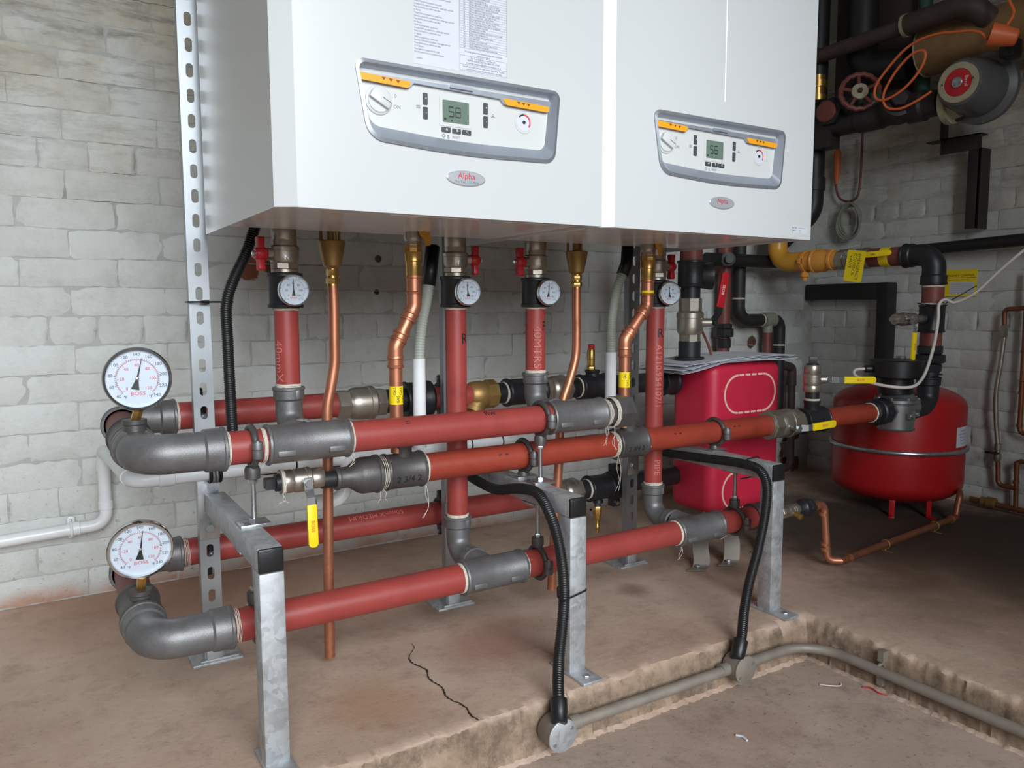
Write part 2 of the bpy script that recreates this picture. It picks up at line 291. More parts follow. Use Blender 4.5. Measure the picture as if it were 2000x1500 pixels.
class MB:
    def __init__(s): s.v = []; s.f = []
    def raw(s, vs, fs, M=None):
        k = len(s.v); s.v += [(M @ V(v)) if M else V(v) for v in vs]; s.f += [tuple(i + k for i in f) for f in fs]; return s
    def box(s, x0, x1, y0, y1, z0, z1, M=None):
        return s.raw([(x0, y0, z0), (x1, y0, z0), (x1, y1, z0), (x0, y1, z0), (x0, y0, z1), (x1, y0, z1), (x1, y1, z1), (x0, y1, z1)],
                     [(0, 3, 2, 1), (4, 5, 6, 7), (0, 1, 5, 4), (1, 2, 6, 5), (2, 3, 7, 6), (3, 0, 4, 7)], M)
    def lathe(s, o, d, prof, n=24, ph=0.0, sx=1.0):
        d, u, w = perp(d); o = V(o); vs = []; fs = []
        for t, r in prof:
            for k in range(n):
                a = 2 * math.pi * k / n + ph; vs.append(o + d * t + u * (r * math.cos(a) * sx) + w * (r * math.sin(a)))
        for i in range(len(prof) - 1):
            for k in range(n): fs.append((i * n + k, i * n + (k + 1) % n, (i + 1) * n + (k + 1) % n, (i + 1) * n + k))
        fs.append(tuple(range(n - 1, -1, -1))); m = (len(prof) - 1) * n; fs.append(tuple(range(m, m + n)))
        return s.raw(vs, fs)
    def ring(s, o, d, prof, n=32):           # closed profile, hollow centre
        d, u, w = perp(d); o = V(o); vs = []; fs = []; m = len(prof)
        for t, r in prof:
            for k in range(n): a = 2 * math.pi * k / n; vs.append(o + d * t + u * (r * math.cos(a)) + w * (r * math.sin(a)))
        for i in range(m):
            j = (i + 1) % m
            for k in range(n): fs.append((i * n + k, i * n + (k + 1) % n, j * n + (k + 1) % n, j * n + k))
        return s.raw(vs, fs)
    def cyl(s, a, b, r, n=20): a = V(a); b = V(b); return s.lathe(a, b - a, [(0, r), ((b - a).length, r)], n)
    def hexa(s, a, b, r, n=6, ph=0.0):
        a = V(a); b = V(b); l = (b - a).length; c = min(0.0025, l * 0.2)
        return s.lathe(a, b - a, [(0, r * 0.92), (c, r), (l - c, r), (l, r * 0.92)], n, ph)
    def tube(s, pts, r, n=12, closed=False):
        pts = [V(p) for p in pts]; m = len(pts); vs = []; fs = []
        def tan(i):
            if closed: return (pts[(i + 1) % m] - pts[i - 1]).normalized()
            return (pts[min(i + 1, m - 1)] - pts[max(i - 1, 0)]).normalized()
        t = tan(0); _, u, _ = perp(t)
        for i in range(m):
            t = tan(i); u = (u - t * u.dot(t)); u = u.normalized() if u.length > 1e-6 else perp(t)[1]; w = t.cross(u)
            ri = r[i] if isinstance(r, (list, tuple)) else r
            for k in range(n): a = 2 * math.pi * k / n; vs.append(pts[i] + u * (ri * math.cos(a)) + w * (ri * math.sin(a)))
        for i in range(m if closed else m - 1):
            j = (i + 1) % m
            for k in range(n): fs.append((i * n + k, i * n + (k + 1) % n, j * n + (k + 1) % n, j * n + k))
        if not closed: fs.append(tuple(range(n - 1, -1, -1))); fs.append(tuple(range((m - 1) * n, m * n)))
        return s.raw(vs, fs)
    def prism(s, loop, t0, t1, M):           # loop in local xy, extruded along local z
        n = len(loop); vs = [(x, y, t0) for x, y in loop] + [(x, y, t1) for x, y in loop]
        fs = [tuple(range(n - 1, -1, -1)), tuple(range(n, 2 * n))] + [(k, (k + 1) % n, n + (k + 1) % n, n + k) for k in range(n)]
        return s.raw(vs, fs, M)
    def loft(s, A, B):
        n = len(A); return s.raw(list(A) + list(B), [(k, (k + 1) % n, n + (k + 1) % n, n + k) for k in range(n)])
    def plate(s, loops, t0, t1, M):          # first loop outer, the others holes
        c = bpy.data.curves.new('p', 'CURVE'); c.dimensions = '2D'; c.fill_mode = 'BOTH'; c.extrude = (t1 - t0) / 2
        for lp in loops:
            sp = c.splines.new('POLY'); sp.points.add(len(lp) - 1); sp.use_cyclic_u = True
            for p, q in zip(sp.points, lp): p.co = (q[0], q[1], 0, 1)
        o = bpy.data.objects.new('p', c); me = bpy.data.meshes.new_from_object(o)
        s.raw([(v.co.x, v.co.y, v.co.z + (t0 + t1) / 2) for v in me.vertices], [tuple(p.vertices) for p in me.polygons], M)
        bpy.data.objects.remove(o); bpy.data.curves.remove(c); bpy.data.meshes.remove(me); return s
    def text(s, string, size, M, align='CENTER', sx=1.0):
        vs, fs = font_mesh(string, align); return s.raw([(v.x * size * sx, v.y * size, 0) for v in vs], fs, M)
    def wraptext(s, string, size, P, A, N, R, around=False):   # on a cylinder of radius R, axis A through P, facing N
        vs, fs = font_mesh(string, 'CENTER'); bm = bmesh.new(); bv = [bm.verts.new((v.x * size, v.y * size, 0)) for v in vs]
        for f in fs:
            try: bm.faces.new([bv[i] for i in f])
            except ValueError: pass
        for _ in range(3):
            ed = [e for e in bm.edges if e.calc_length() > 0.004]
            if not ed: break
            bmesh.ops.subdivide_edges(bm, edges=ed, cuts=1); bmesh.ops.triangulate(bm, faces=[f for f in bm.faces if len(f.verts) > 4])
        bm.verts.index_update(); A = V(A).normalized(); N = V(N); N = (N - A * N.dot(A)).normalized(); T = A.cross(N); R += 0.0006; out = []
        for v in bm.verts:
            if around: t, y = v.co.x, v.co.y; out.append(V(P) + A * y + R * (N * math.cos(t / R) + T * math.sin(t / R)))
            else: t, y = v.co.y, v.co.x; out.append(V(P) + A * y + R * (N * math.cos(t / R) - T * math.sin(t / R)))
        fs = [tuple(v.index for v in f.verts) for f in bm.faces]; bm.free(); return s.raw(out, fs)
    def build(s, name, material, parent=None, bevel=0.0, seg=2, sharp=38, recalc=True, **props):
        me = bpy.data.meshes.new(name); base = wpos(parent) if parent else V(0, 0, 0)
        me.from_pydata([v - base for v in s.v], [], s.f)
        if recalc or bevel:
            bm = bmesh.new(); bm.from_mesh(me)
            if recalc: bmesh.ops.recalc_face_normals(bm, faces=bm.faces)
            if bevel:
                ed = [e for e in bm.edges if len(e.link_faces) == 2 and e.calc_face_angle(0) > 0.5]
                bmesh.ops.bevel(bm, geom=ed, offset=bevel, segments=seg, profile=0.5, affect='EDGES', clamp_overlap=True)
            bm.to_mesh(me); bm.free()
        me.materials.append(material); me.polygons.foreach_set('use_smooth', [True] * len(me.polygons)); me.set_sharp_from_angle(angle=math.radians(sharp))
        o = bpy.data.objects.new(name, me); C.objects.link(o)
        if parent: o.parent = parent
        for k, v in props.items(): o[k] = v
        return o
def thing(name, label, cat, loc, group=None):
    o = bpy.data.objects.new(name, None); C.objects.link(o); o.location = loc; o.empty_display_size = 0.05
    o['label'] = label; o['category'] = cat
    if group: o['group'] = group
    return o
def solo(mb, name, material, label, cat, group=None, **k):      # a thing that is one mesh, origin at its own base
    base = V(sum(v.x for v in mb.v) / len(mb.v), sum(v.y for v in mb.v) / len(mb.v), min(v.z for v in mb.v)); e = bpy.data.objects.new('tmp', None); e.location = base
    o = mb.build(name, material, e, **k); o.parent = None; o.location = base; bpy.data.objects.remove(e)
    o['label'] = label; o['category'] = cat
    if group: o['group'] = group
    return o

# ------------------------------------------------------------------ the room
WY, WX = 1.17, 2.77
def brick_variant(i, w, h, d):
    rnd = random.Random(100 + i + int(w * 1000)); nx, nz = 9, 4; vs = []; fs = []
    for j in range(nz + 1):
        for k in range(nx + 1):
            x = -w / 2 + w * k / nx; z = -h / 2 + h * j / nz; edge = k in (0, nx) or j in (0, nz)
            corner = k in (0, nx) and j in (0, nz); vs.append((x + rnd.uniform(-.0022, .0022), (0.0052 if corner else 0.0036 if edge else 0.0) + rnd.uniform(-.0013, .0013), z + rnd.uniform(-.0020, .0020)))
    for j in range(nz):
        for k in range(nx): a = j * (nx + 1) + k; fs.append((a, a + 1, a + nx + 2, a + nx + 1))
    ring = [k for k in range(nx + 1)] + [j * (nx + 1) + nx for j in range(1, nz + 1)] + [nz * (nx + 1) + k for k in range(nx - 1, -1, -1)] + [j * (nx + 1) for j in range(nz - 1, 0, -1)]
    b0 = len(vs); vs += [(vs[i][0], d, vs[i][2]) for i in ring]; n = len(ring)
    fs += [(ring[(k + 1) % n], ring[k], b0 + k, b0 + (k + 1) % n) for k in range(n)]
    me = bpy.data.meshes.new('brick'); me.from_pydata(vs, [], fs); me.materials.append(m_brick)
    me.polygons.foreach_set('use_smooth', [True] * len(me.polygons)); me.set_sharp_from_angle(angle=math.radians(70)); return me
BR = {w: [brick_variant(i, w, 0.0703, 0.03) for i in range(5)] for w in (0.2205, 0.108)}
def lay_bricks(wall, length, org, rot, skip, courses, z0=0.002):
    for c in range(courses):
        z = z0 + 0.075 * c + 0.0365; header = c % 6 == 3; w = 0.108 if header else 0.2205; pitch = w + 0.0045
        x = -(0.056 if header else (0.0 if c % 2 else 0.1125)) + w / 2
        while x < length:
            if not skip(x, z):
                o = bpy.data.objects.new('brick', random.choice(BR[w])); C.objects.link(o); o.parent = wall
                p = V(x, random.uniform(-.0024, .0018), z + random.uniform(-.001, .001)); p = Matrix.Rotation(rot, 3, 'Z') @ p
                o.location = (org[0] + p.x, org[1] + p.y, p.z); o.rotation_euler = (random.uniform(-.014, .014), random.uniform(-.006, .006), rot + random.uniform(-.006, .006)); o.scale = (random.uniform(.996, 1.024), 1, random.uniform(1.0, 1.06))
            x += pitch
wb = MB().box(-2.2, WX + 0.3, WY + 0.0050, WY + 0.22, -0.2, 2.7).build('wall_back', m_joint, kind='structure')
lay_bricks(wb, 3.55, (-0.78, WY, 0), 0.0, lambda x, z: (x - .78 > WX - 0.08) or (x - .78 < -0.70) or (z > 1.10 and 0.55 < x - .78 < 2.05) or (z > 1.62), 22)
wr = MB().box(WX + 0.0050, WX + 0.22, -3.2, WY + 0.0054, -0.2, 2.7).build('wall_right', m_joint, kind='structure')
lay_bricks(wr, 1.62, (WX, WY - 0.004, 0), -math.pi / 2, lambda x, z: x > 1.55 or z > 1.98, 27)
MB().box(-2.2, WX + 0.25, -2.0, WY + 0.2, 2.7, 2.8).build('ceiling', m_ceil, kind='structure')
DX0, DX1, DZ = -1.40, 1.05, 2.40          # unseen doorway, sized to shape the daylight
wf = MB(); wf.box(-2.2, DX0, -2.02, -1.90, -0.2, 2.7); wf.box(DX1, WX + 0.25, -2.02, -1.90, -0.2, 2.7); wf.box(DX0, DX1, -2.02, -1.90, DZ, 2.7); wf.build('unseen_wall_front', m_brick, kind='structure')  # unseen wall, added to keep direct daylight off the right side
MB().box(-2.32, -2.2, -2.02, WY + 0.2, -0.2, 2.7).build('bounce_wall_left', m_brick, kind='structure')  # unseen wall, added to bounce daylight back inside

ZF = -0.10                                # the lower floor in front of the plinth
fl = MB()
fl.raw([(-2.2, .11, -.0004), (1.36, .11, -.0004), (1.36, WY + .004, -.0004), (-2.2, WY + .004, -.0004)], [(0, 1, 2, 3)])
fl.raw([(1.36, -3.2, -.0004), (WX + .004, -3.2, -.0004), (WX + .004, WY + .004, -.0004), (1.36, WY + .004, -.0004)], [(0, 1, 2, 3)])
edge = [(-2.2 + 0.007 * i, .045, 0, 1) for i in range(int(3.495 / .007))] + [(1.295, .045, 1, 1)] + [(1.295, .045 - .007 * i, 1, 0) for i in range(1, 270)]
rows = []; rn = random.Random(3); ch = 0.0
for i, (x, y, dx, dy) in enumerate(edge):
    ch = 0.90 * ch + rn.uniform(-.0030, .0038); ch = max(0.0, min(ch, .018)); q = rn.uniform(-.0022, .0022)
    if rn.random() < .03: ch += .010
    P = lambda off, z: V(x + dx * off, y + dy * off, z)
    rows.append([P(.066, 0), P(.03, rn.uniform(-.0008, .0004)), P(.006 + ch * 0.8, -.0006 - ch * .1), P(.001 + ch * .25 + q, -.004 - ch), P(-.002 + q, -.028 - ch * .5 + rn.uniform(-.003, .003)), P(-.004 + rn.uniform(-.003, .003), -.06 + rn.uniform(-.004, .004)), P(-.009 + rn.uniform(-.003, .004), ZF + .006), P(-.02 + rn.uniform(-.006, .004), ZF - .002)])
k = len(rows[0]); fl.raw([p for r in rows for p in r], [(a * k + b, (a + 1) * k + b, (a + 1) * k + b + 1, a * k + b + 1) for a in range(len(rows) - 1) for b in range(k - 1)])
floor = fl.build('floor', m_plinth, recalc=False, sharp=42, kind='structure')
cr = MB(); pts = [(.392, .43), (.388, .405), (.362, .372), (.352, .34), (.364, .292), (.352, .25), (.357, .205), (.349, .16), (.362, .115), (.356, .08), (.362, .05)]
cp = resample(spline([(x, y, 0) for x, y in pts], 10), .006); vs = []; fs = []
for i, p in enumerate(cp):
    wd = (.0005 + .0014 * min(1, i / 18)) * rn.uniform(.5, 1.4); j = rn.uniform(-.0016, .0016); vs += [(p.x - wd + j, p.y, .0007), (p.x + wd + j, p.y, .0007)]
for i in range(len(cp) - 1): fs.append((2 * i, 2 * i + 1, 2 * i + 3, 2 * i + 2))
cr.raw(vs, fs); cr.build('crack', m_crack, floor)
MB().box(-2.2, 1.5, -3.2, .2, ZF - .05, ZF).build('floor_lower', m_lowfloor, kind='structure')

# ------------------------------------------------------------------ boilers
ZB = 0.9213
def rr(pts, rads, n=6):                    # closed 2-D loop with rounded corners
    out = []; m = len(pts)
    for i in range(m):
        seg = fillet([V(*pts[i - 1], 0), V(*pts[i], 0), V(*pts[(i + 1) % m], 0)], rads[i], n)[1:-1]; out += [(p.x, p.y) for p in seg]
    return out
def rect(x0, x1, z0, z1, r=0.002, n=4): return rr([(x0, z0), (x1, z0), (x1, z1), (x0, z1)], [r] * 4, n)
def boiler(x0, digits, label, first):
    t = thing('wall_boiler', label, 'boiler', (x0 + .3, .27, ZB), 'pair of white wall-hung boilers')
    z1 = ZB + .92; F = FRONT((x0, 0, 0)); px = lambda lp, y: [V(x0 + a, y, c) for a, c in lp]
    m = MB(); m.box(x0 + .0006, x0 + .003, .020, .5376, ZB, z1); m.box(x0 + .597, x0 + .5994, .020, .5376, ZB, z1); m.box(x0 + .003, x0 + .597, .534, .5376, ZB + .03, z1); m.box(x0 + .003, x0 + .597, .02, .534, z1 - .003, z1)
    m.build('casing', m_white, t, bevel=.0006, seg=1)
    outer = rr([(.121, 1.150), (.142, 1.0305), (.305, 1.0205), (.491, 1.0255), (.5025, 1.150)], [.014, .034, 4.0, .022, .014], 9)
    inner = rr([(.1265, 1.1445), (.147, 1.0360), (.305, 1.0265), (.4865, 1.0310), (.4970, 1.1445)], [.011, .030, 4.0, .018, .011], 9)
    fasc = rr([(.130, 1.1395), (.1525, 1.0555), (.305, 1.0455), (.4775, 1.0490), (.4880, 1.1395)], [.004, .022, 4.0, .016, .004], 9)
    m = MB(); m.plate([[(.030, ZB), (.5985, ZB), (.5985, z1), (.030, z1)], list(reversed(inner))], -.002, 0, F)
    m.prism([(x0 + .0300, 0), (x0 + .0300, .002), (x0 + .0016, .0195), (x0, .018)], ZB, z1, Matrix.Identity(4))
    m.box(x0 + .5985, x0 + .6, .0008, .019, ZB, z1); m.build('front_panel', m_white, t)
    m = MB(); m.box(x0 + .004, x0 + .596, .0205, .40, ZB + .006, ZB + .010); m.build('base_pan', m_pan, t)
    m = MB(); m.box(x0 + .034, x0 + .596, .003, .021, ZB + .0005, ZB + .006); m.box(x0 + .20, x0 + .36, .035, .06, ZB + .002, ZB + .006); m.box(x0 + .42, x0 + .55, .04, .055, ZB + .002, ZB + .006); m.build('base_flange', m_pan, t, bevel=.0008)
    panel = MB().loft(px(inner, -.0035), px(fasc, .012)).build('control_panel', m_silver, t, recalc=False, label='silver framed control panel')
    MB().loft(px(outer, .0), px(outer, -.003)).loft(px(outer, -.003), px(inner, -.0042)).loft(px(inner, -.0042), px(inner, .002)).build('bezel', m_silver_d, panel, recalc=False)
    MB().plate([fasc], -.0135, -.012, F).build('fascia', m_fascia, panel)
    MB().plate([rr([(.131, 1.1330), (.131, 1.1215), (.216, 1.1195), (.224, 1.1275), (.384, 1.1245), (.392, 1.1165), (.484, 1.1145), (.4870, 1.1330)], [.001] * 8, 2)], -.012, -.006, F).build('flap', m_silver, panel, bevel=.0008)
    MB().plate([rect(.287, .330, 1.1285, 1.1335, .002)], -.006, -.002, F).build('flap_handle', m_silver, panel, bevel=.001)
    for lp in (rr([(.1315, 1.1315), (.1315, 1.1205), (.2125, 1.1180), (.2215, 1.1285)], [.001, .003, .002, .003], 3), rr([(.387, 1.1260), (.396, 1.1155), (.480, 1.1135), (.4855, 1.1235)], [.002, .002, .004, .002], 3)):
        MB().plate([lp], -.0065, -.0048, F).build('amber_strip', m_orange, panel)
    a = MB()
    for cx, cz in ((.172, 1.1268), (.184, 1.1261), (.196, 1.1255), (.420, 1.1222), (.430, 1.1216), (.440, 1.1211)): a.plate([[(cx - .0036, cz + .002), (cx, cz - .0028), (cx + .0036, cz + .002)]], -.0048, -.0045, F)
    a.build('arrow_marks', m_brown, panel)
    kc = V(x0 + .1655, .012, 1.0945); kn = MB().lathe(kc, -YA, [(0, .0225), (.002, .0222), (.0035, .019), (.005, .0185)], 32).build('selector_knob', m_fascia, panel)
    Mk = F @ Matrix.Translation((.1655, 1.0945, 0)) @ Matrix.Rotation(math.radians(-28), 4, 'Z')
    g = MB(); g.prism(rr([(-.0175, .014), (-.0175, -.006), (.0175, -.006), (.0175, .014)], [.012, .002, .002, .012], 5), -.008, -.001, Mk); g.build('knob_grip', m_fascia, kn, bevel=.001)
    MB().box(.001, .017, -.0006, .0006, -.0010, -.0004, Mk @ Matrix.Translation((0, .004, 0))).build('knob_pointer', m_greyink, kn)
    tx = MB(); tf = lambda x, z: F @ Matrix.Translation((x, z, -.0117)); tx.text('0', .0085, tf(.194, 1.1045)); tx.text('ON', .0080, tf(.1965, 1.0880)); tx.text('RESET', .0054, tf(.3015, 1.0525))
    for k in range(8): aa = k * math.pi / 4; tx.box(.0026, .0036, -.0003, .0003, -.0002, 0, tf(.2785, 1.0530) @ Matrix.Rotation(aa, 4, 'Z'))
    tx.tube([V(x0 + .2785 + .0021 * math.cos(q), .0116, 1.0530 + .0021 * math.sin(q)) for q in [i * math.pi / 8 for i in range(16)]], .0003, 4, True)
    tx.box(-.0004, .0004, -.003, .003, -.0002, 0, tf(.2865, 1.0528)); tx.box(-.0016, .0016, .0012, .0020, -.0002, 0, tf(.2865, 1.0528)); tx.tube([V(x0 + .2868 + .0019 * math.cos(q), .0116, 1.0505 + .0019 * math.sin(q)) for q in [i * math.pi / 6 for i in range(12)]], .00025, 4, True)
    for dz in (-.0022, -.0007, .0008, .0022): tx.box(-.0036, .0036, -.0003, .0003, -.0002, 0, tf(.2335, 1.0935 + dz))
    for aa in (90, 205, 335): tx.box(0, .0040, -.0006, .0006, -.0002, 0, tf(.3725, 1.0950) @ Matrix.Rotation(math.radians(aa), 4, 'Z'))
    tx.build('printed_symbols', m_greyink, panel)
    for cx, cz, w, h, s in ((.2455, 1.1070, .0080, .0180, '+'), (.2455, 1.0850, .0080, .0185, '-'), (.3575, 1.1060, .0080, .0180, '+'), (.3575, 1.0840, .0080, .0185, '-'), (.2825, 1.0630, .0160, .0078, 'A'), (.3020, 1.0625, .0160, .0078, 'B'), (.3210, 1.0625, .0160, .0078, 'C')):
        b = MB().plate([rect(cx - w / 2, cx + w / 2, cz - h / 2, cz + h / 2, .001)], -.012, -.0102, F).build('push_button', m_button, panel, bevel=.0004, seg=1)
        MB().text(s, .0062, F @ Matrix.Translation((cx + .001, cz + .0008, -.0100))).build('button_letter', m_whiteink, b)
    d = MB().plate([rect(.2705, .3310, 1.0690, 1.1165, .003)], -.012, -.0112, F).build('display_frame', m_fascia, panel)
    MB().plate([rect(.2765, .3255, 1.0750, 1.1105, .002)], -.0112, -.0109, F).build('display', m_lcd, d)
    sg = MB(); seg7 = {'5': 'afgcd', '8': 'abcdefg', '6': 'afgcde'}
    for i, dg in enumerate(digits):
        ox, oz = .2925 + i * .0125, 1.0925; w, h, q = .0042, .0076, .0010
        bars = {'a': (-w, w, h - q, h + q), 'g': (-w, w, -q, q), 'd': (-w, w, -h - q, -h + q), 'f': (-w - q, -w + q, 0, h), 'b': (w - q, w + q, 0, h), 'e': (-w - q, -w + q, -h, 0), 'c': (w - q, w + q, -h, 0)}
        for s in seg7[dg]: b = bars[s]; sg.box(ox + b[0] + .0004, ox + b[1] - .0004, oz + b[2], oz + b[3], -.0109, -.0107, F)
    sg.plate([[(.2915, 1.0775), (.2955, 1.0775), (.2935, 1.0808)]], -.0109, -.0107, F); sg.box(.2790, .2830, 1.0785, 1.0820, -.0109, -.0107, F); sg.build('display_digits', m_ink, d)
    gc = V(x0 + .4345, .012, 1.0925); pg = MB().lathe(gc, -YA, [(0, .0195), (.001, .0188), (.001, .0155), (.0005, .0150)], 32).build('pressure_gauge', m_fascia, panel)
    MB().lathe(gc - YA * .0006, -YA, [(0, .0148), (.0002, .0148)], 28).build('dial', m_paper, pg)
    def arc(a0, a1, r0, r1): return [(r1 * math.cos(math.radians(a0 + (a1 - a0) * i / 12)), r1 * math.sin(math.radians(a0 + (a1 - a0) * i / 12))) for i in range(13)] + [(r0 * math.cos(math.radians(a1 + (a0 - a1) * i / 12)), r0 * math.sin(math.radians(a1 + (a0 - a1) * i / 12))) for i in range(13)]
    G = F @ Matrix.Translation((.4345, 1.0925, -.0110)); MB().plate([arc(95, -35, .0112, .0138)], -.0003, 0, G).build('red_scale', m_redink, pg)
    nd = MB().plate([arc(95, 140, .0112, .0138)], -.0003, 0, G); nd.box(-.002, .0135, -.0004, .0004, -.0008, -.0003, G @ Matrix.Rotation(math.radians(143), 4, 'Z')); nd.lathe(gc - YA * .001, -YA, [(0, .003), (.0008, .003)], 16)
    for s, aa in (('2', 75), ('4', 35), ('6', 0), ('8', -30)): nd.text(s, .004, G @ Matrix.Translation((.0085 * math.cos(math.radians(aa)), .0085 * math.sin(math.radians(aa)), -.0003)) @ Matrix.Rotation(0, 4, 'Z'))
    nd.text('bar', .003, G @ Matrix.Translation((-.001, -.0115, -.0003))); nd.build('needle', m_ink, pg)
    el = lambda a, b, y: [V(x0 + .3125 + a * math.cos(q), y, .9852 + b * math.sin(q)) for q in [i * 2 * math.pi / 40 for i in range(40)]]
    bd = MB().loft(el(.0365, .0125, 0), el(.0365, .0125, -.0016)).loft(el(.0365, .0125, -.0016), el(.0345, .0108, -.0026)); bd.raw(el(.0345, .0108, -.0026), [tuple(range(40))]); bd = bd.build('badge', m_badge, t)
    MB().text('Alpha', .0140, F @ Matrix.Translation((.3125, .9885, .0030))).build('badge_name', m_redink, bd)
    if first: MB().text('Pro Tec 115 Plus', .0066, F @ Matrix.Translation((.3125, .9790, .0030))).build('badge_model', m_greyink, bd)
    if first:
        a = MB().plate([rect(.2205, .3012, 1.1560, 1.46, .001, 2)], 0, .0003, F).build('instruction_label', m_paper, t, label='printed white operating instructions')
        lines = ['Reset after lockout - press once', 'Press and hold for 5 seconds', 'Display last error function - press and', 'Display boiler fault history - press and hold for 5 seconds', '\u2261 + Button:', 'Primary Flow set temperature - press once', 'Increase primary flow set temperature - press again and hold', 'Press the B button to confirm new value',
                 '\u2261 - Button:', 'Primary Flow set temperature - press once', 'Decrease primary flow set temperature - press again and hold', 'Press the B button to confirm new value', 'A + Button:', 'DHW set temperature - press once', 'Increase DHW set temperature - press again and hold', 'Press the B button to confirm new value',
                 'A - Button:', 'DHW set temperature - press once', 'Decrease DHW set temperature - press again and hold', 'Press the B button to confirm new value', 'A + C Button:', 'Press together to select standby mode', 'Press B button to return to previous function']
        p = MB()
        for i, s in enumerate(lines): p.text(s, .0040, F @ Matrix.Translation((.2225, 1.1745 + .00455 * (len(lines) - 1 - i), .0005)), 'LEFT', .70)
        p.text('1.006970', .0032, F @ Matrix.Translation((.2245, 1.1650, .0005)), 'LEFT'); p.build('print', m_sheetink, a)
        a = MB().plate([rect(.3025, .3935, 1.1570, 1.46, .001, 2)], 0, .0003, F).build('fault_code_label', m_paper, t, label='printed table of fault codes')
        p = MB(); rows_ = ['Normal operation', 'DHW temperature too high', 'Boiler ignition failure', 'Boiler overheat lockout', 'Flue thermostat operated', 'Return temperature sensor fault', 'Flame detected at start up', 'Boiler lockout after 10 resets - wait 15 minutes', 'Restart the boiler or wait for reset in 15 minutes', 'Primary flow and return reversed check pump', 'Flow temperature rising too quickly', 'Primary flow sensor fault (short or open circuit)', 'Return sensor fault (short or open circuit)', 'System pressure low - refill the system', 'Flow temperature higher than the set maximum', 'DHW sensor fault (short or open circuit)', 'Primary temperature higher than set temperature', 'Water circulation pump fault', 'External thermostat fault', 'Flue temperature sensor fault (short or open circuit)', 'Mains supply voltage too low', 'PCB and display communication fault', 'Fan speed fault', 'Internal control circuit fault', 'Outside sensor fault (short or open circuit)', 'PCB configuration setting fault', 'PCB and display printed communication fault']
        for i, s in enumerate(rows_):
            z = 1.1960 + .0038 * (len(rows_) - 1 - i); p.text(s, .0036, F @ Matrix.Translation((.3225, z, .0005)), 'LEFT', .80); p.text('%02d' % (10 + i * 3), .0034, F @ Matrix.Translation((.3120, z, .0005)), 'CENTER')
            p.box(.3032, .3928, z - .0020, z - .0018, .0003, .0005, F)
        for xx in (.3032, .3210, .3927): p.box(xx, xx + .0003, 1.1925, 1.30, .0003, .0005, F)
        for i, s in enumerate(['For further guidance and information please refer to the boiler', 'instruction manual', 'For Technical help or service call....', 'ALPHA HELPLINE Tel: 0844 871 8760', 'or e-mail: helpline@alpha-innovation.co.uk', 'You will need to give the boiler serial number when calling. The serial', 'number is located on the underside of the boiler front casing.']):
            p.text(s, .0038 if i not in (3, 4) else .0043, F @ Matrix.Translation((.348, (1.1890, 1.1848, 1.1795, 1.1755, 1.1712, 1.1655, 1.1612)[i], .0005)), 'CENTER', .74 if i in (0, 5, 6) else .9)
        for z in (1.1822, 1.1683, 1.1585): p.box(.3032, .393, z, z + .0003, .0003, .0005, F)
        for xx in (.3032, .3927): p.box(xx, xx + .0003, 1.1585, 1.1822, .0003, .0005, F)
        p.build('print', m_sheetink, a)
    else:
        cr_ = MB()
        cr_.prism([(x0 + .3140, 0), (x0 + .3165, -.0011), (x0 + .3190, 0)], 1.188, z1, Matrix.Identity(4)); cr_.build('pressed_rib', m_white, t)
        a = MB().plate([rect(.533, .586, .9335, .9490, .001, 2)], 0, .0003, F).build('rating_label', m_paper, t)
        p = MB(); p.text('ENTEC', .0058, F @ Matrix.Translation((.5345, .9455, .0005)), 'LEFT')
        for k, (xx, zz, ss) in enumerate(((.556, .9460, 'www.entec-uk.com'), (.5345, .9408, 'Installed by'), (.560, .9408, 'No.'), (.5345, .9365, 'Date'), (.560, .9365, '115'))): p.text(ss, .0030, F @ Matrix.Translation((xx, zz, .0005)), 'LEFT')
        p.build('print', m_sheetink, a)
    return t
boiler(0.0, '58', 'left white wall boiler with printed instruction sheets, display reading 58', True)
boiler(0.6, '56', 'right white wall boiler without sheets, display reading 56', False)

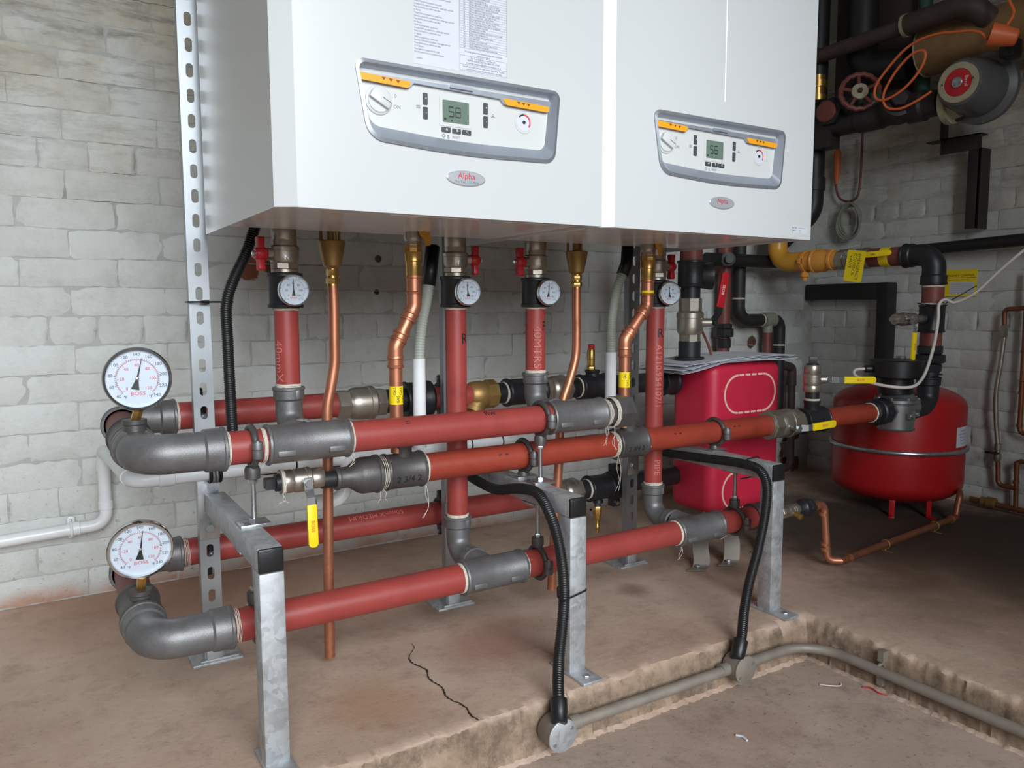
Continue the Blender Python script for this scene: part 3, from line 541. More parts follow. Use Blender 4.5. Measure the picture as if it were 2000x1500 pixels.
# ------------------------------------------------------------------ support frames: slotted upright, arm, square post
def support(xs, xp, label):
    t = thing('support_frame', label, 'support frame', (xp, .35, 0), 'galvanised pipe support frames')
    ys = .570; zt = 1.80; slots = []; z = .052
    while z < zt - .05:
        slots.append(list(reversed(rr([(-.007, z - .014), (.007, z - .014), (.007, z + .014), (-.007, z + .014)], [.0069] * 4, 5)))); z += .050
    m = MB(); m.plate([rr([(-.0205, .004), (.0205, .004), (.0205, zt), (-.0205, zt)], [.0005] * 4, 1)] + slots, -.0025, 0, FRONT((xs, ys, 0)))
    for sx in (-1, 1):
        m.box(xs + sx * .0205 - (.0025 if sx > 0 else 0), xs + sx * .0205 + (0 if sx > 0 else .0025), ys + .0025, ys + .021, .004, zt)
    m.build('slotted_upright', m_strut, t)
    b = MB().box(xs - .046, xs + .058, ys - .010, ys + .075, 0, .006).build('base_plate', m_galv, t, bevel=.001)
    MB().box(xs - .016, xs + .016, ys - .004, ys, .005, .045).box(xs - .03, xs + .05, ys - .009, ys - .003, .006, .012).build('base_bracket', m_galv, b, bevel=.001)
    m = MB(); y0, y1, z0, z1 = .1105, ys - .006, .3386, .3800
    m.box(xp - .021, xp + .021, y0, y1, z0, z1); m.build('arm', m_galv, t, bevel=.003)
    MB().box(xp - .0205, xp + .0205, .1046, .1125, z0 + .0005, z1 - .0005).build('end_cap', m_blackp, t, bevel=.0025)
    MB().box(xs - .021, xs + .021, ys - .0055, ys - .0005, z0 - .060, z1 + .062).build('fixing_plate', m_zinc, t, bevel=.0008)
    for dz in (-.035, .040): MB().hexa((xs, ys - .0055, (z0 if dz < 0 else z1) + dz), (xs, ys - .0135, (z0 if dz < 0 else z1) + dz), .010).build('bolt', m_zinc, t)
    MB().box(xp - .021, xp + .021, .1048, .1468, .005, z0 - .0003).build('post', m_galv, t, bevel=.003)
    f = MB().box(xp - .024, xp + .026, .052, .172, 0, .006).build('foot_plate', m_galv, t, bevel=.0012)
    for yy in (.076, .160): MB().hexa((xp + .001, yy, .006), (xp + .001, yy, .010), .007).build('anchor_bolt', m_zinc, f)
    return t
support(-.012, 0.0, 'left galvanised support frame, post nearest the dial gauges')
support(.575, .628, 'middle galvanised support frame with black conduit strapped to its post')
support(1.172, 1.250, 'right galvanised support frame in front of the crimson casing')

# ------------------------------------------------------------------ pipe fittings
RB, RS = .0302, .0242                       # 2 inch and 1 1/2 inch pipe radii
def bead(mb, o, d, L, r, rb=.0025, lip=.006):   # fitting barrel with a rolled bead at each end
    mb.lathe(o, d, [(0, r - .002), (0, r + rb * .6), (lip * .25, r + rb), (lip * .75, r + rb), (lip, r + rb * .4), (lip + .002, r), (L - lip - .002, r), (L - lip, r + rb * .4), (L - lip * .75, r + rb), (L - lip * .25, r + rb), (L, r + rb * .6), (L, r - .002)], 28)
def hemp(parent, p, d, r, seed=0, hang=0.0, w=.005):
    rn = random.Random(seed); mb = MB(); d, u, v = perp(d); p = V(p)
    for i in range(5):
        c = p + d * (w * i / 4); mb.tube([c + u * ((r + .0006 + rn.uniform(0, .0008)) * math.cos(a)) + v * ((r + .0006 + rn.uniform(0, .0008)) * math.sin(a)) + d * rn.uniform(-.0007, .0007) for a in [k * math.pi / 10 for k in range(20)]], .0009, 5, True)
    for i in range(2 if hang else 1):
        a = rn.uniform(0, 6.28); s = p + u * ((r + .001) * math.cos(a)) + v * ((r + .001) * math.sin(a)); l = hang or .012
        if hang: s = p + V(0, -.6 * r, -.8 * r)
        mb.tube(spline([s, s + V(rn.uniform(-.008, .008), -.004, -l * .35), s + V(rn.uniform(-.008, .008), -.002, -l * .7), s + V(rn.uniform(-.012, .012), 0, -l)], 4), .0005, 4)
    return mb.build('hemp_thread', m_hemp, parent)
def tee(parent, c, axis, L, r, bdir, bl, br, material, ribs=True):
    axis = V(axis); c = V(c); m = MB(); bead(m, c - axis * (L / 2), axis, L, r)
    if bl: m.lathe(c, bdir, [(0, br), (r * .8, br * 1.02), (bl - .010, br), (bl - .007, br + .0022), (bl - .001, br + .0022), (bl, br + .001), (bl, br - .002)], 24)
    o = m.build('tee', material, parent)
    if ribs:
        up = ZA if abs(axis.z) < .5 else XA; fr = -YA
        for s in (-1, 1):
            k = MB(); q = c + axis * (s * (L / 2 - .030)) + fr * (r * .93) - up * (r * .38); k.box(-.016, .016, -.005, .005, -.004, .0016, frame(q, axis, up) if (axis.cross(up)).dot(fr) > 0 else frame(q, -axis, up))
            k.build('cast_mark', material, o, bevel=.001)
    return o
def elbow(parent, a, p, b, R, r, material, name='elbow', cl=.022):
    pts = fillet([a, p, b], R, 12); m = MB(); m.tube(pts, r, 24)
    for q, w in ((V(a), (V(p) - V(a)).normalized()), (V(b), (V(p) - V(b)).normalized())):
        m.lathe(q, w, [(0, r - .002), (0, r + .0045), (.0015, r + .0058), (.0055, r + .0058), (.007, r + .0040), (cl, r + .0036), (cl + .004, r), (cl + .004, r - .003)], 24)
    return m.build(name, material, parent)
def pipe(parent, a, b, r, material, name='pipe', n=28): return MB().cyl(a, b, r, n).build(name, material, parent)
def ball_valve(name, label, cat, o, d, segs, material, group=None):   # segs: (kind, t0, t1, r)
    o = V(o); d = V(d).normalized(); t = thing(name, label, cat, o, group); body = MB(); 
    for k, t0, t1, r in segs:
        if k == 'hex': body.hexa(o + d * t0, o + d * t1, r * 1.08)
        elif k == 'oct': body.hexa(o + d * t0, o + d * t1, r * 1.04, 8)
        elif k == 'ball': L = t1 - t0; body.lathe(o + d * t0, d, [(0, r * .86), (L * .12, r * .97), (L * .3, r), (L * .68, r), (L * .70, r * 1.04), (L * .90, r * 1.04), (L, r * .88)], 28)
        else: body.lathe(o + d * t0, d, [(0, r), (t1 - t0, r)], 28)
    return t, body.build('body', material, t)
def lever(t, pivot, out, along, up, L0, L1, w, band=m_yellow, text='BOSS', bend=.012, material=m_zinc):   # flat handle: pivot nut, metal neck, vinyl grip
    pivot, out, along = V(pivot), V(out).normalized(), V(along).normalized(); side = out.cross(along)
    MB().cyl(pivot - out * .020, pivot, .0075, 16).hexa(pivot + out * .002, pivot + out * .009, .0085).build('stem_nut', material, t)
    M = frame(pivot, along, out.cross(along)); h = MB(); ww = w * .42
    Mz = M; sgn = 1 if (M.to_3x3() @ V(0, 0, 1)).dot(out) > 0 else -1
    z = lambda a: a * sgn
    def strip(x0, x1, za, zb, hw0, hw1, th=.0022): h.raw([(x0, -hw0, z(za)), (x0, hw0, z(za)), (x1, hw1, z(zb)), (x1, -hw1, z(zb)), (x0, -hw0, z(za + th)), (x0, hw0, z(za + th)), (x1, hw1, z(zb + th)), (x1, -hw1, z(zb + th))], [(0, 1, 2, 3), (4, 7, 6, 5), (0, 4, 5, 1), (1, 5, 6, 2), (2, 6, 7, 3), (3, 7, 4, 0)], M)
    strip(-.011, .012, 0, 0, ww * 1.1, ww * 1.1); strip(.012, .012 + L0 * .35, 0, bend, ww * 1.1, ww); strip(.012 + L0 * .35, L0 + .004, bend, bend, ww, ww * 1.05); hd = h.build('handle', material, t)
    gl = rr([(L0, -w / 2), (L1, -w / 2), (L1, w / 2), (L0, w / 2)], [.001, w * .45, w * .45, .001], 6); a, b = sorted((z(bend - .0028), z(bend + .005)))
    g = MB().prism(gl, a, b, M).build('grip', band, hd, bevel=.0012)
    if text:
        TM = frame(pivot + along * ((L0 + L1) / 2) + out * (bend + .0054), along, out.cross(along)); MB().text(text, w * .52, TM).build('grip_lettering', m_redink if band is not m_red else m_whiteink, hd)
    return hd

# ------------------------------------------------------------------ the two front headers and their loops to the rear headers
YH, Z1, Z2, YR, ZU, ZL = .265, .524, .197, .665, .536, .228
XL = -.168
def loop_leg(t, zf, zr, ymid):               # front elbow, short pipe, gauge tee, rear elbow
    elbow(t, (-.034, YH, zf), (XL, YH, zf), (XL, YH + .105, zf), .078, .0345, m_iron, 'front_elbow', .034)
    a = V(XL, YH + .1, zf); b = V(XL, YR - .08, zr); d = (b - a).normalized()
    m = MB(); bead(m, a + d * .008, d, .085, .0370, .003, .008); m.lathe(V(XL, ymid, zf), ZA, [(0, .020), (.044, .018), (.046, .020), (.054, .020), (.054, .01)], 20); m.build('gauge_tee', m_irond, t)
    pipe(t, a, b, RB, m_dullpipe); elbow(t, (XL, YR - .085, zr), (XL, YR, zr), (-.055, YR, zr), .055, .0335, m_iron, 'rear_elbow', .030)
    hemp(t, a + d * .002, d, .0335, 3); return V(XL, ymid, zf)
H1 = thing('flow_header_pipe', 'upper red header pipe with grey sweep elbow, nearest the boilers', 'pipe', (.35, YH, Z1), 'red steel header pipes')
top1 = loop_leg(H1, Z1, ZU, .345); pipe(H1, (-.045, YH, Z1), (.045, YH, Z1), RB, m_redpipe); pipe(H1, (.18, YH, Z1), (.672, YH, Z1), RB, m_redpipe)
hemp(H1, (-.034, YH, Z1), XA, RB, 11); hemp(H1, (.034, YH, Z1), -XA, RB, 12); hemp(H1, (.192, YH, Z1), XA, RB, 13, .03); hemp(H1, (.813, YH, Z1), XA, RB, 14, .05, .012)
tee(H1, (.1145, YH, Z1), XA, .155, .0358, YA, .085, .030, m_iron); tee(H1, (.735, YH, Z1), XA, .150, .0358, YA, .085, .030, m_iron)
pipe(H1, (.80, YH, Z1), (.86, YH, Z1), RB, m_irond, 'nipple'); MB().hexa((.846, YH, Z1), (.892, YH, Z1), .0400).build('end_cap', m_irond, H1); hemp(H1, (.836, YH, Z1), XA, .034, 15, .06, .010)
H2 = thing('return_header_pipe', 'lower red header pipe just above the concrete floor', 'pipe', (.5, YH, Z2), 'red steel header pipes')
top2 = loop_leg(H2, Z2, ZL, .400); pipe(H2, (-.045, YH, Z2), (.445, YH, Z2), RB, m_redpipe); pipe(H2, (.575, YH, Z2), (1.07, YH, Z2), RB, m_redpipe); pipe(H2, (1.19, YH, Z2), (1.345, YH, Z2), RB, m_redpipe)
hemp(H2, (-.034, YH, Z2), XA, RB, 21, 0, .010)
tee(H2, (.513, YH, Z2), XA, .152, .0358, YA, .085, .030, m_iron); tee(H2, (1.130, YH, Z2), XA, .150, .0358, YA, .085, .030, m_iron)
for x, s in ((.437, -1), (.589, 1), (1.055, -1), (1.205, 1)): hemp(H2, (x, YH, Z2), XA * s, RB, int(x * 100), .04 if x == 1.055 else 0)
st = MB(); st.wraptext('50mmX MEDIUM', .020, (.90, YH, Z2), -XA, (0, -.55, -.84), RB); st.wraptext('MEDIUM DIN', .020, (.615, YH, Z2), -XA, (0, -.6, -.8), RB); st.build('stencil', m_stencil, H2)
mk = MB(); mk.wraptext('Rw', .020, (.50, YH, Z1), XA, (0, -.55, .84), RB); mk.wraptext('=', .022, (.31, YH, Z1), XA, (0, -.7, .7), RB); mk.build('marker_writing', m_ink, H1)
m = MB(); bead(m, (1.335, YH, Z2), XA, .05, .0345); m.build('end_socket', m_irond, H2); MB().lathe((1.38, YH, Z2), XA, [(0, .033), (.012, .033), (.03, .016), (.06, .016)], 20).build('reducer', m_irond, H2)

# rear headers
RU = thing('rear_flow_pipe', 'upper red pipe along the back wall behind the slotted uprights', 'pipe', (.6, YR, ZU), 'red pipes along the back wall')
pipe(RU, (-.065, YR, ZU), (.32, YR, ZU), RB, m_redpipe); hemp(RU, (-.055, YR, ZU), XA, RB, 31)
pipe(RU, (.425, YR, ZU), (.49, YR, ZU), RB, m_black, 'nipple'); m = MB(); bead(m, (.485, YR, ZU), XA, .075, .044, .003, .010); m.build('coupling', m_black, RU)
pipe(RU, (.555, YR, ZU), (.70, YR, ZU), RB, m_redpipe); pipe(RU, (.75, YR, ZU), (.80, YR, ZU), RB * .95, m_black, 'nipple')
m = MB(); bead(m, (.792, YR, ZU), XA, .125, .0365, .003, .008); m.build('coupling', m_black, RU); hemp(RU, (.790, YR, ZU), -XA, RB * .95, 32)
pipe(RU, (1.005, YR, ZU), (1.05, YR, ZU), RB * .95, m_black, 'nipple'); tee(RU, (1.095, YR, ZU), XA, .10, .0365, ZA, .050, .020, m_black, False); hemp(RU, (1.044, YR, ZU), -XA, RB * .95, 33)
pipe(RU, (1.14, YR, ZU), (1.445, YR, ZU), RB, m_black, 'tail_pipe'); m = MB(); bead(m, (1.36, YR, ZU), XA, .06, .042, .004, .012); m.build('flange', m_black, RU)
RL = thing('rear_return_pipe', 'lower red pipe along the foot of the back wall', 'pipe', (.6, YR, ZL), 'red pipes along the back wall')
pipe(RL, (-.065, YR, ZL), (.985, YR, ZL), RB, m_redpipe); hemp(RL, (-.055, YR, ZL), XA, RB, 41, 0, .012)
st = MB(); st.wraptext('50mmX MEDIUM', .020, (.40, YR, ZL), -XA, (0, -.6, .8), RB); st.build('stencil', m_stencil, RL)
pipe(RL, (1.045, YR, ZL), (1.09, YR, ZL), RB * .95, m_black, 'nipple'); tee(RL, (1.120, YR, ZL), XA, .082, .0375, -ZA, .048, .014, m_black, False); hemp(RL, (1.079, YR, ZL), -XA, RB * .95, 42)
m = MB(); m.lathe((1.163, YR, ZL), XA, [(0, .036), (.004, .044), (.034, .044), (.038, .036)], 28)
for s in (-1, 1): m.box(1.168, 1.196, YR - .013, YR + .013, ZL + s * .053 - .012, ZL + s * .053 + .012)
m.build('grooved_coupling', m_black, RL, bevel=.002); pipe(RL, (1.195, YR, ZL), (1.445, YR, ZL), RB, m_black, 'tail_pipe')
for s in (-1, 1): MB().hexa((1.182, YR - .020, ZL + s * .053), (1.182, YR - .012, ZL + s * .053), .007).build('coupling_bolt', m_zinc, RL)

# ------------------------------------------------------------------ boiler drops: isolation valve, gauge coupling, red pipe, elbow
DY = .425
for i, (x, zt, hs, low, lab, vl, mark) in enumerate(((.127, Z1, -1, False, 'short red drop pipe below the left boiler, nearest the dial gauges', 'nickel valve with red butterfly handle, leftmost under the left boiler', 'R'),
        (.514, Z2, 1, True, 'tall red drop pipe crossing behind both front headers, under the left boiler', 'nickel valve with red butterfly handle on its right, under the left boiler', 'R'),
        (.733, Z1, -1, False, 'short red drop pipe stencilled 40MTRS', 'nickel valve with red butterfly handle above the 40MTRS pipe', 'F'),
        (1.122, Z2, 1, True, 'tall red drop pipe marked R beside the crimson casing', 'nickel valve with red butterfly handle, rightmost, behind the bent copper gas pipe', 'R'))):
    t, b = ball_valve('isolation_valve', vl, 'valve', (x, DY, .843), ZA, [('ring', 0, .006, .0265), ('oct', .005, .020, .0270), ('ball', .018, .054, .0288), ('ring', .052, .064, .0255), ('oct', .062, .110, .0252)], m_nickel, 'isolation valves under the boilers')
    zc = .843 + .036; h = V(hs, -.12, 0).normalized(); MB().lathe(V(x, DY, zc), h, [(.02, .012), (.036, .012), (.037, .0095), (.043, .0095)], 20).build('stem', m_nickel, t)
    hub = MB().lathe(V(x, DY, zc) + h * .036, h, [(0, .0105), (.004, .0135), (.018, .0135), (.024, .009)], 24).build('handle', m_red, t)
    for s in (-1, 1):
        Mw = frame(V(x, DY, zc) + h * .049, h.cross(ZA) * 1, ZA * s); MB().prism(rr([(-.0065, .006), (.0065, .006), (.0105, .033), (-.0105, .033)], [.001, .001, .004, .004], 4), -.0065, .0065, Mw).build('wing', m_red, hub, bevel=.0018)
    MB().lathe(V(x, DY, zc) + h * .059, h, [(0, .0055), (.005, .0055), (.007, .003)], 12).build('handle_screw', m_chrome, hub)
    em = MB(); em.wraptext('N', .013, (x, DY, .872), ZA, (-.1, -1, 0), .0292, True); em.wraptext('40', .010, (x + .0, DY, .905 + .02), ZA, (.0, -1, 0), .0262, True); em.build('cast_lettering', m_zinc, b)
    d = thing('drop_pipe', lab, 'pipe', (x, DY, zt), 'red drop pipes below the boilers')
    m = MB(); bead(m, (x, DY, .772), ZA, .070, .0325, .0028, .008); m.lathe((x, DY, .808), -YA, [(0, .018), (.040, .0165), (.042, .018), (.046, .018), (.046, .01)], 20); m.build('gauge_coupling', m_black, d)
    zb = .612 if not low else .285; pipe(d, (x, DY, zb - .01), (x, DY, .778), RS, m_redpipe); hemp(d, (x, DY, .772), -ZA, RS, 50 + i, 0, .004); hemp(d, (x, DY, zb), ZA, RS, 60 + i, 0, .006)
    elbow(d, (x, DY, zb), (x, DY, zt), (x, YH + .075, zt), .05, .0270, m_iron, 'elbow', .024)
    MB().box(-.004, .004, -.010, .010, -.002, .0016, frame((x + .010, DY - .0290, zb - .014), XA, ZA)).build('cast_mark', m_iron, d, bevel=.0008)
    if i == 2: st = MB(); st.wraptext('40MTRS', .030, (x - .004, DY, .675), -ZA, (-.25, -1, 0), RS); st.build('stencil', m_stencil, d)
    if i == 3: st = MB(); st.wraptext('A1210.954107/1', .026, (x, DY, .585), -ZA, (-.3, -1, 0), RS); st.wraptext('PIPE', .026, (x, DY, .335), -ZA, (-.3, -1, 0), RS); st.build('stencil', m_stencil, d)
    if i == 0: st = MB(); st.wraptext('40mmX', .026, (x, DY, .665), -ZA, (-.9, -.5, 0), RS); st.build('stencil', m_stencil, d)
    if i == 0: continue
    mk = MB(); mk.wraptext(mark, .034, (x, DY, .725 if i == 2 else .70), ZA, (.45, -1, 0) if i in (1, 2) else (-.1, -1, 0), RS, True); mk.build('marker_letter', m_ink, d)

# ------------------------------------------------------------------ dial thermometers
def gauge(label, c, R, needle, big, stem, turn=0.0, tip=0.0, group=None):
    c = V(c); t = thing('dial_thermometer', label, 'gauge', c - ZA * R, group); M = Matrix.Translation(c) @ Matrix.Rotation(turn, 4, 'Z') @ Matrix.Rotation(tip, 4, 'X') @ frame((0, 0, 0), XA, ZA)
    out = (M.to_3x3() @ V(0, 0, 1)); o = lambda z: c + out * z
    MB().lathe(o(-.018 if big else -.012), out, [(0, R * .55), (0, R * .93), (.003, R * .97), (.014 if big else .008, R * .97)], 40).build('case', m_chrome, t)
    MB().lathe(o(-.006), out, [(0, R * .97), (.001, R), (.006, R), (.0085, R * .965), (.0085, R * .90), (.003, R * .885), (.002, R * .885)], 48).build('bezel', m_chrome, t)
    MB().lathe(o(-.0045), out, [(0, R * .89), (.0006, R * .89)], 40).build('dial', m_dial, t)
    k = MB(); rdk = MB(); T = lambda r, a, z=-.0036: M @ Matrix.Translation((r * math.cos(a), r * math.sin(a), z))
    n1 = 50 if big else 60
    for i in range(n1 + 1):
        a = math.radians(225 - 270 * i / n1); mj = i % 5 == 0; r0 = R * (.60 if big else .66); k.box(0, R * (.07 if mj else .04), -R * .005, R * .005, 0, .0002, T(r0, a) @ Matrix.Rotation(a, 4, 'Z'))
    if big:
        for i in range(11): a = math.radians(225 - 27 * i); k.text(str(40 + 20 * i), R * .142, T(R * .765, a))
        for i in range(61): a = math.radians(225 - 4.5 * i); mj = i % 10 == 0; rdk.box(-R * (.07 if mj else .025), 0, -R * .004, R * .004, 0, .0002, T(R * .595, a) @ Matrix.Rotation(a, 4, 'Z'))
        for i in range(7): a = math.radians(225 - 45 * i); rdk.text(str(20 * i), R * .135, T(R * .43, a))
        rdk.tube([M @ V(R * .60 * math.cos(q), R * .60 * math.sin(q), -.0036) for q in [math.radians(225 - 4.5 * i) for i in range(61)]], R * .004, 4)
    else:
        for i in range(7): a = math.radians(225 - 45 * i); k.text(str(20 * i), R * .19, T(R * .45, a))
        for i, s in enumerate(('40', '80', '120', '160', '200', '240')): a = math.radians(225 - 54 * i); k.text(s, R * .10, T(R * .79, a))
    k.text('°F', R * .13, T(R * .68, math.radians(238))); k.text('°F', R * .13, T(R * .68, math.radians(302))); k.build('dial_scale', m_dialink, t)
    rdk.text('BOSS', R * .165, M @ Matrix.Translation((0, -R * .47, -.0036)), 'CENTER', 1.15); rdk.build('red_scale', m_redink, t)
    a = math.radians(90 - needle); nd = MB(); Mn = M @ Matrix.Rotation(a, 4, 'Z'); nd.prism([(R * .66, -R * .006), (R * .66, R * .006), (0, R * .03), (0, -R * .03)], -.0026, -.0022, Mn); nd.prism([(0, -R * .03), (0, R * .03), (-R * .34, R * .12), (-R * .34, -R * .12)], -.0026, -.0022, Mn); nd = nd.build('needle', m_ink, t)
    MB().lathe(o(-.0022), out, [(0, R * .05), (.001, R * .05), (.0016, R * .03)], 16).build('needle_hub', m_chrome, nd)
    MB().lathe(o(.0006), out, [(0, R * .89), (.0006, R * .89)], 40).build('glass', m_glass, t)
    if stem[0] == 'down': MB().hexa(c - ZA * (R * .96) + out * -.010, V(*stem[1]), .0085).build('stem', m_brass, t)
    else: MB().cyl(o(-.012), stem[1], .008, 16).build('stem', m_brass, t)
    return t
gauge('large round dial thermometer on the upper sweep elbow, needle near 150', (-.1620, .327, .6505), .0555, 13, True, ('down', (top1.x, .343, Z1 + .050)), math.radians(-4), 0, 'large dial thermometers')
gauge('large round dial thermometer on the lower sweep elbow, needle near 145', (-.1660, .375, .332), .0565, 7, True, ('down', (top2.x, .398, Z2 + .050)), math.radians(-2), math.radians(9), 'large dial thermometers')
for i, (x, nd, lb) in enumerate(((.1275, 1, 'small dial thermometer on the drop pipe nearest the left edge'), (.5155, -6, 'small dial thermometer on the tall drop pipe under the left boiler'), (.7335, 7, 'small dial thermometer above the 40MTRS pipe'), (1.1185, -3, 'small dial thermometer beside the bent copper gas pipe under the right boiler'))):
    gauge(lb, (x, .366, .8065), .0312, nd, False, ('back', (x, .382, .807)), math.radians((0, -4, -6, -16)[i]), 0, 'small dial thermometers')

# ------------------------------------------------------------------ ring clamps
def ring_clamp(label, x, y, z, rp, up, zend, yoff=0.0):
    s = 1 if up else -1; t = thing('pipe_clamp', label, 'pipe clamp', (x, y, z), 'ring pipe clamps'); R = rp + .0052
    for h in (0, 1):
        mb = MB(); pts = [V(x, y + R * math.cos(a), z + R * math.sin(a)) for a in [math.pi * h + math.pi * i / 16 for i in range(17)]]; mb.tube(pts, .0062, 10); mb.build('half_ring', m_irond, t)
    for q in (-1, 1):
        mb = MB(); mb.lathe((x, y + q * (R + .010), z - .015), ZA, [(0, .0085), (.002, .0095), (.013, .0095), (.0145, .008), (.0155, .008), (.017, .0095), (.028, .0095), (.030, .0085)], 16); mb.build('lug', m_iron, t)
        MB().lathe((x, y + q * (R + .010), z + .015), ZA, [(0, .0055), (.002, .0055), (.003, .003)], 12).build('lug_screw', m_zinc, t)
    MB().lathe((x, y, z + s * (R + .001)), ZA * s, [(0, .012), (.006, .014), (.022, .0135), (.023, .011)], 20).build('boss', m_irond, t)
    a = z + s * (R + .024); MB().hexa((x, y, a), (x, y, a + s * .008), .0088).build('lock_nut', m_zinc, t)
    rod = resample([V(x, y, a), V(x, y, zend)], .0011); mb = MB(); mb.tube(rod, [.0050 if i % 2 else .0045 for i in range(len(rod))], 10); mb.build('threaded_rod', m_zinc, t, sharp=180)
    e = zend; MB().hexa((x, y, e - s * .012), (x, y, e - s * .005), .0095).build('nut', m_zinc, t); MB().box(x - .028, x + .026, y - .022, y + .024, min(e, e - s * .005), max(e, e - s * .005)).build('mounting_plate', m_zinc, t, bevel=.0008)
AT, AB = .3801, .3385
ring_clamp('grey ring clamp holding the upper header on a long stud, above the left arm', .012, YH, Z1, RB, False, AT)
ring_clamp('grey ring clamp holding the upper header beside its right-hand tee', .640, YH, Z1, RB, False, AT)
ring_clamp('grey ring clamp holding the orange-red gas pipe on the middle arm', .640, .335, .430, .0302, False, AT)
ring_clamp('grey ring clamp holding the orange-red gas pipe on the right arm', 1.262, .335, .430, .0302, False, AT)
ring_clamp('grey ring clamp hanging the lower header below the left arm', .008, YH, Z2, RB, True, AB)
ring_clamp('grey ring clamp hanging the lower header below the middle arm', .633, YH, Z2, RB, True, AB)
ring_clamp('grey ring clamp hanging the lower header below the right arm', 1.270, YH, Z2, RB, True, AB)
def strut_clamp(label, x, z):
    t = thing('strut_clamp', label, 'pipe clamp', (x, YR, z), 'black clamps on the rear pipes'); R = RB + .006; mb = MB()
    mb.tube([V(x, YR + R * math.cos(a), z + R * math.sin(a)) for a in [i * math.pi / 16 for i in range(32)]], .0065, 8, True); mb.build('ring', m_black, t)
    for s in (-1, 1):
        e = MB(); e.prism(rr([(-.012, .030), (.012, .030), (.010, .060), (-.010, .060)], [.002, .002, .009, .009], 4), -.006, .006, frame((x, YR, z), YA, ZA * s)); e.build('ear', m_black, t, bevel=.0015)
        MB().hexa((x - .006, YR, z + s * .050), (x - .012, YR, z + s * .050), .006).build('ear_bolt', m_zinc, t)
    MB().cyl((x, YR - .034, z), (x, .612, z), .005, 10).build('stud', m_zinc, t); MB().hexa((x, .622, z), (x, .613, z), .009).build('stud_nut', m_zinc, t)
strut_clamp('black eared clamp on the upper rear pipe behind the left upright', -.004, ZU); strut_clamp('black eared clamp on the upper rear pipe beside the middle upright', .592, ZU)
strut_clamp('black eared clamp on the lower rear pipe behind the left upright', .000, ZL); strut_clamp('black eared clamp on the lower rear pipe beside the middle upright', .588, ZL)

# ------------------------------------------------------------------ valves and fittings on the rear pipes
def inline(name, label, cat, x, y, z, L, r, material, group):
    t, b = ball_valve(name, label, cat, (x, y, z), XA, [('hex', 0, L * .26, r * .86), ('ring', L * .24, L * .30, r * .84), ('ball', L * .28, L * .80, r), ('hex', L * .78, L, r * .84)], material, group); return t
inline('check_valve', 'nickel check valve on the upper rear pipe, behind the left copper discharge pipe', 'valve', .307, YR, ZU, .127, .0405, m_nickel, 'nickel check valves'); inline('check_valve', 'nickel check valve on the upper rear pipe, below the red capped air vent', 'valve', .915, YR, ZU, .095, .0385, m_nickel, 'nickel check valves'); inline('check_valve', 'nickel check valve on the lower rear pipe', 'valve', .965, YR, ZL, .085, .0385, m_nickel, 'nickel check valves')
t = thing('brass_strainer', 'yellow brass strainer on the upper rear pipe beside the tall red drop pipe', 'strainer', (.715, YR, ZU))
MB().lathe((.675, YR, ZU), XA, [(0, .028), (.010, .036), (.040, .038), (.052, .034)], 24).hexa((.725, YR, ZU), (.757, YR, ZU), .0400, 8).build('body', m_brassd, t)
MB().lathe((.712, YR, ZU), V(-.55, -.25, -.8), [(.0, .028), (.045, .026), (.047, .029), (.060, .029)], 20).build('strainer_leg', m_brassd, t); MB().hexa(V(.712, YR, ZU) + V(-.55, -.25, -.8).normalized() * .06, V(.712, YR, ZU) + V(-.55, -.25, -.8).normalized() * .075, .022).build('cap', m_brass, t)
t = thing('air_vent', 'small brass air vent with red cap behind the copper discharge pipe', 'air vent', (1.09, YR, ZU + .05))
MB().hexa((1.09, YR, ZU + .048), (1.09, YR, ZU + .060), .0125).build('base_nut', m_brass, t); MB().lathe((1.09, YR, ZU + .060), ZA, [(0, .0085), (.004, .0118), (.020, .0118), (.0205, .0125), (.022, .0125), (.0225, .0118), (.050, .0118), (.053, .010)], 24).build('body', m_brass, t); MB().lathe((1.09, YR, ZU + .112), ZA, [(0, .0095), (.002, .0105), (.012, .0105), (.014, .008)], 18).build('cap', m_red, t)
t = thing('drain_cock', 'brass drain cock hanging under the lower rear pipe', 'drain cock', (1.118, YR, .10))
MB().cyl((1.118, YR, .170), (1.118, YR, .182), .010).build('nipple', m_irond, t); MB().hexa((1.118, YR, .142), (1.118, YR, .170), .0135).lathe((1.118, YR, .128), ZA, [(0, .010), (.006, .0115), (.014, .0115)], 16).build('body', m_brass, t); MB().lathe((1.118, YR, .088), ZA, [(0, .0055), (.012, .0055), (.014, .0085), (.020, .0085), (.022, .007), (.042, .007)], 14).build('spout', m_brass, t); MB().box(1.092, 1.110, YR - .003, YR + .003, .160, .164).box(1.092, 1.096, YR - .003, YR + .003, .142, .164).build('square_key', m_zinc, t)

# ------------------------------------------------------------------ copper discharge pipes and gas drops
def discharge(x, lab, low, pth):
    t = thing('discharge_pipe', lab, 'pipe', (x, DY, low), 'copper discharge pipes')
    MB().lathe((x, DY, .853), ZA, [(0, .012), (.006, .019), (.010, .0195), (.040, .0255), (.052, .0275), (.056, .0275), (.058, .024)], 28).build('tundish', m_brassd, t)
    for a in (0, 2.1, 4.2): MB().box(-.003, .003, -.0015, .0015, 0, .045, Matrix.Translation((x + .022 * math.cos(a + .5), DY + .022 * math.sin(a + .5), .908)) @ Matrix.Rotation(a, 4, 'Z')).build('tundish_rib', m_brassd, t)
    MB().cyl((x, DY, .905), (x, DY, .96), .0105, 16).build('inlet', m_brassd, t)
    MB().hexa((x, DY, .838), (x, DY, .852), .0135).hexa((x, DY, .822), (x, DY, .834), .0145).cyl((x, DY, .818), (x, DY, .856), .0115).build('compression_nut', m_brass, t)
    MB().tube(pth, .0112, 18).build('pipe', m_copper, t)
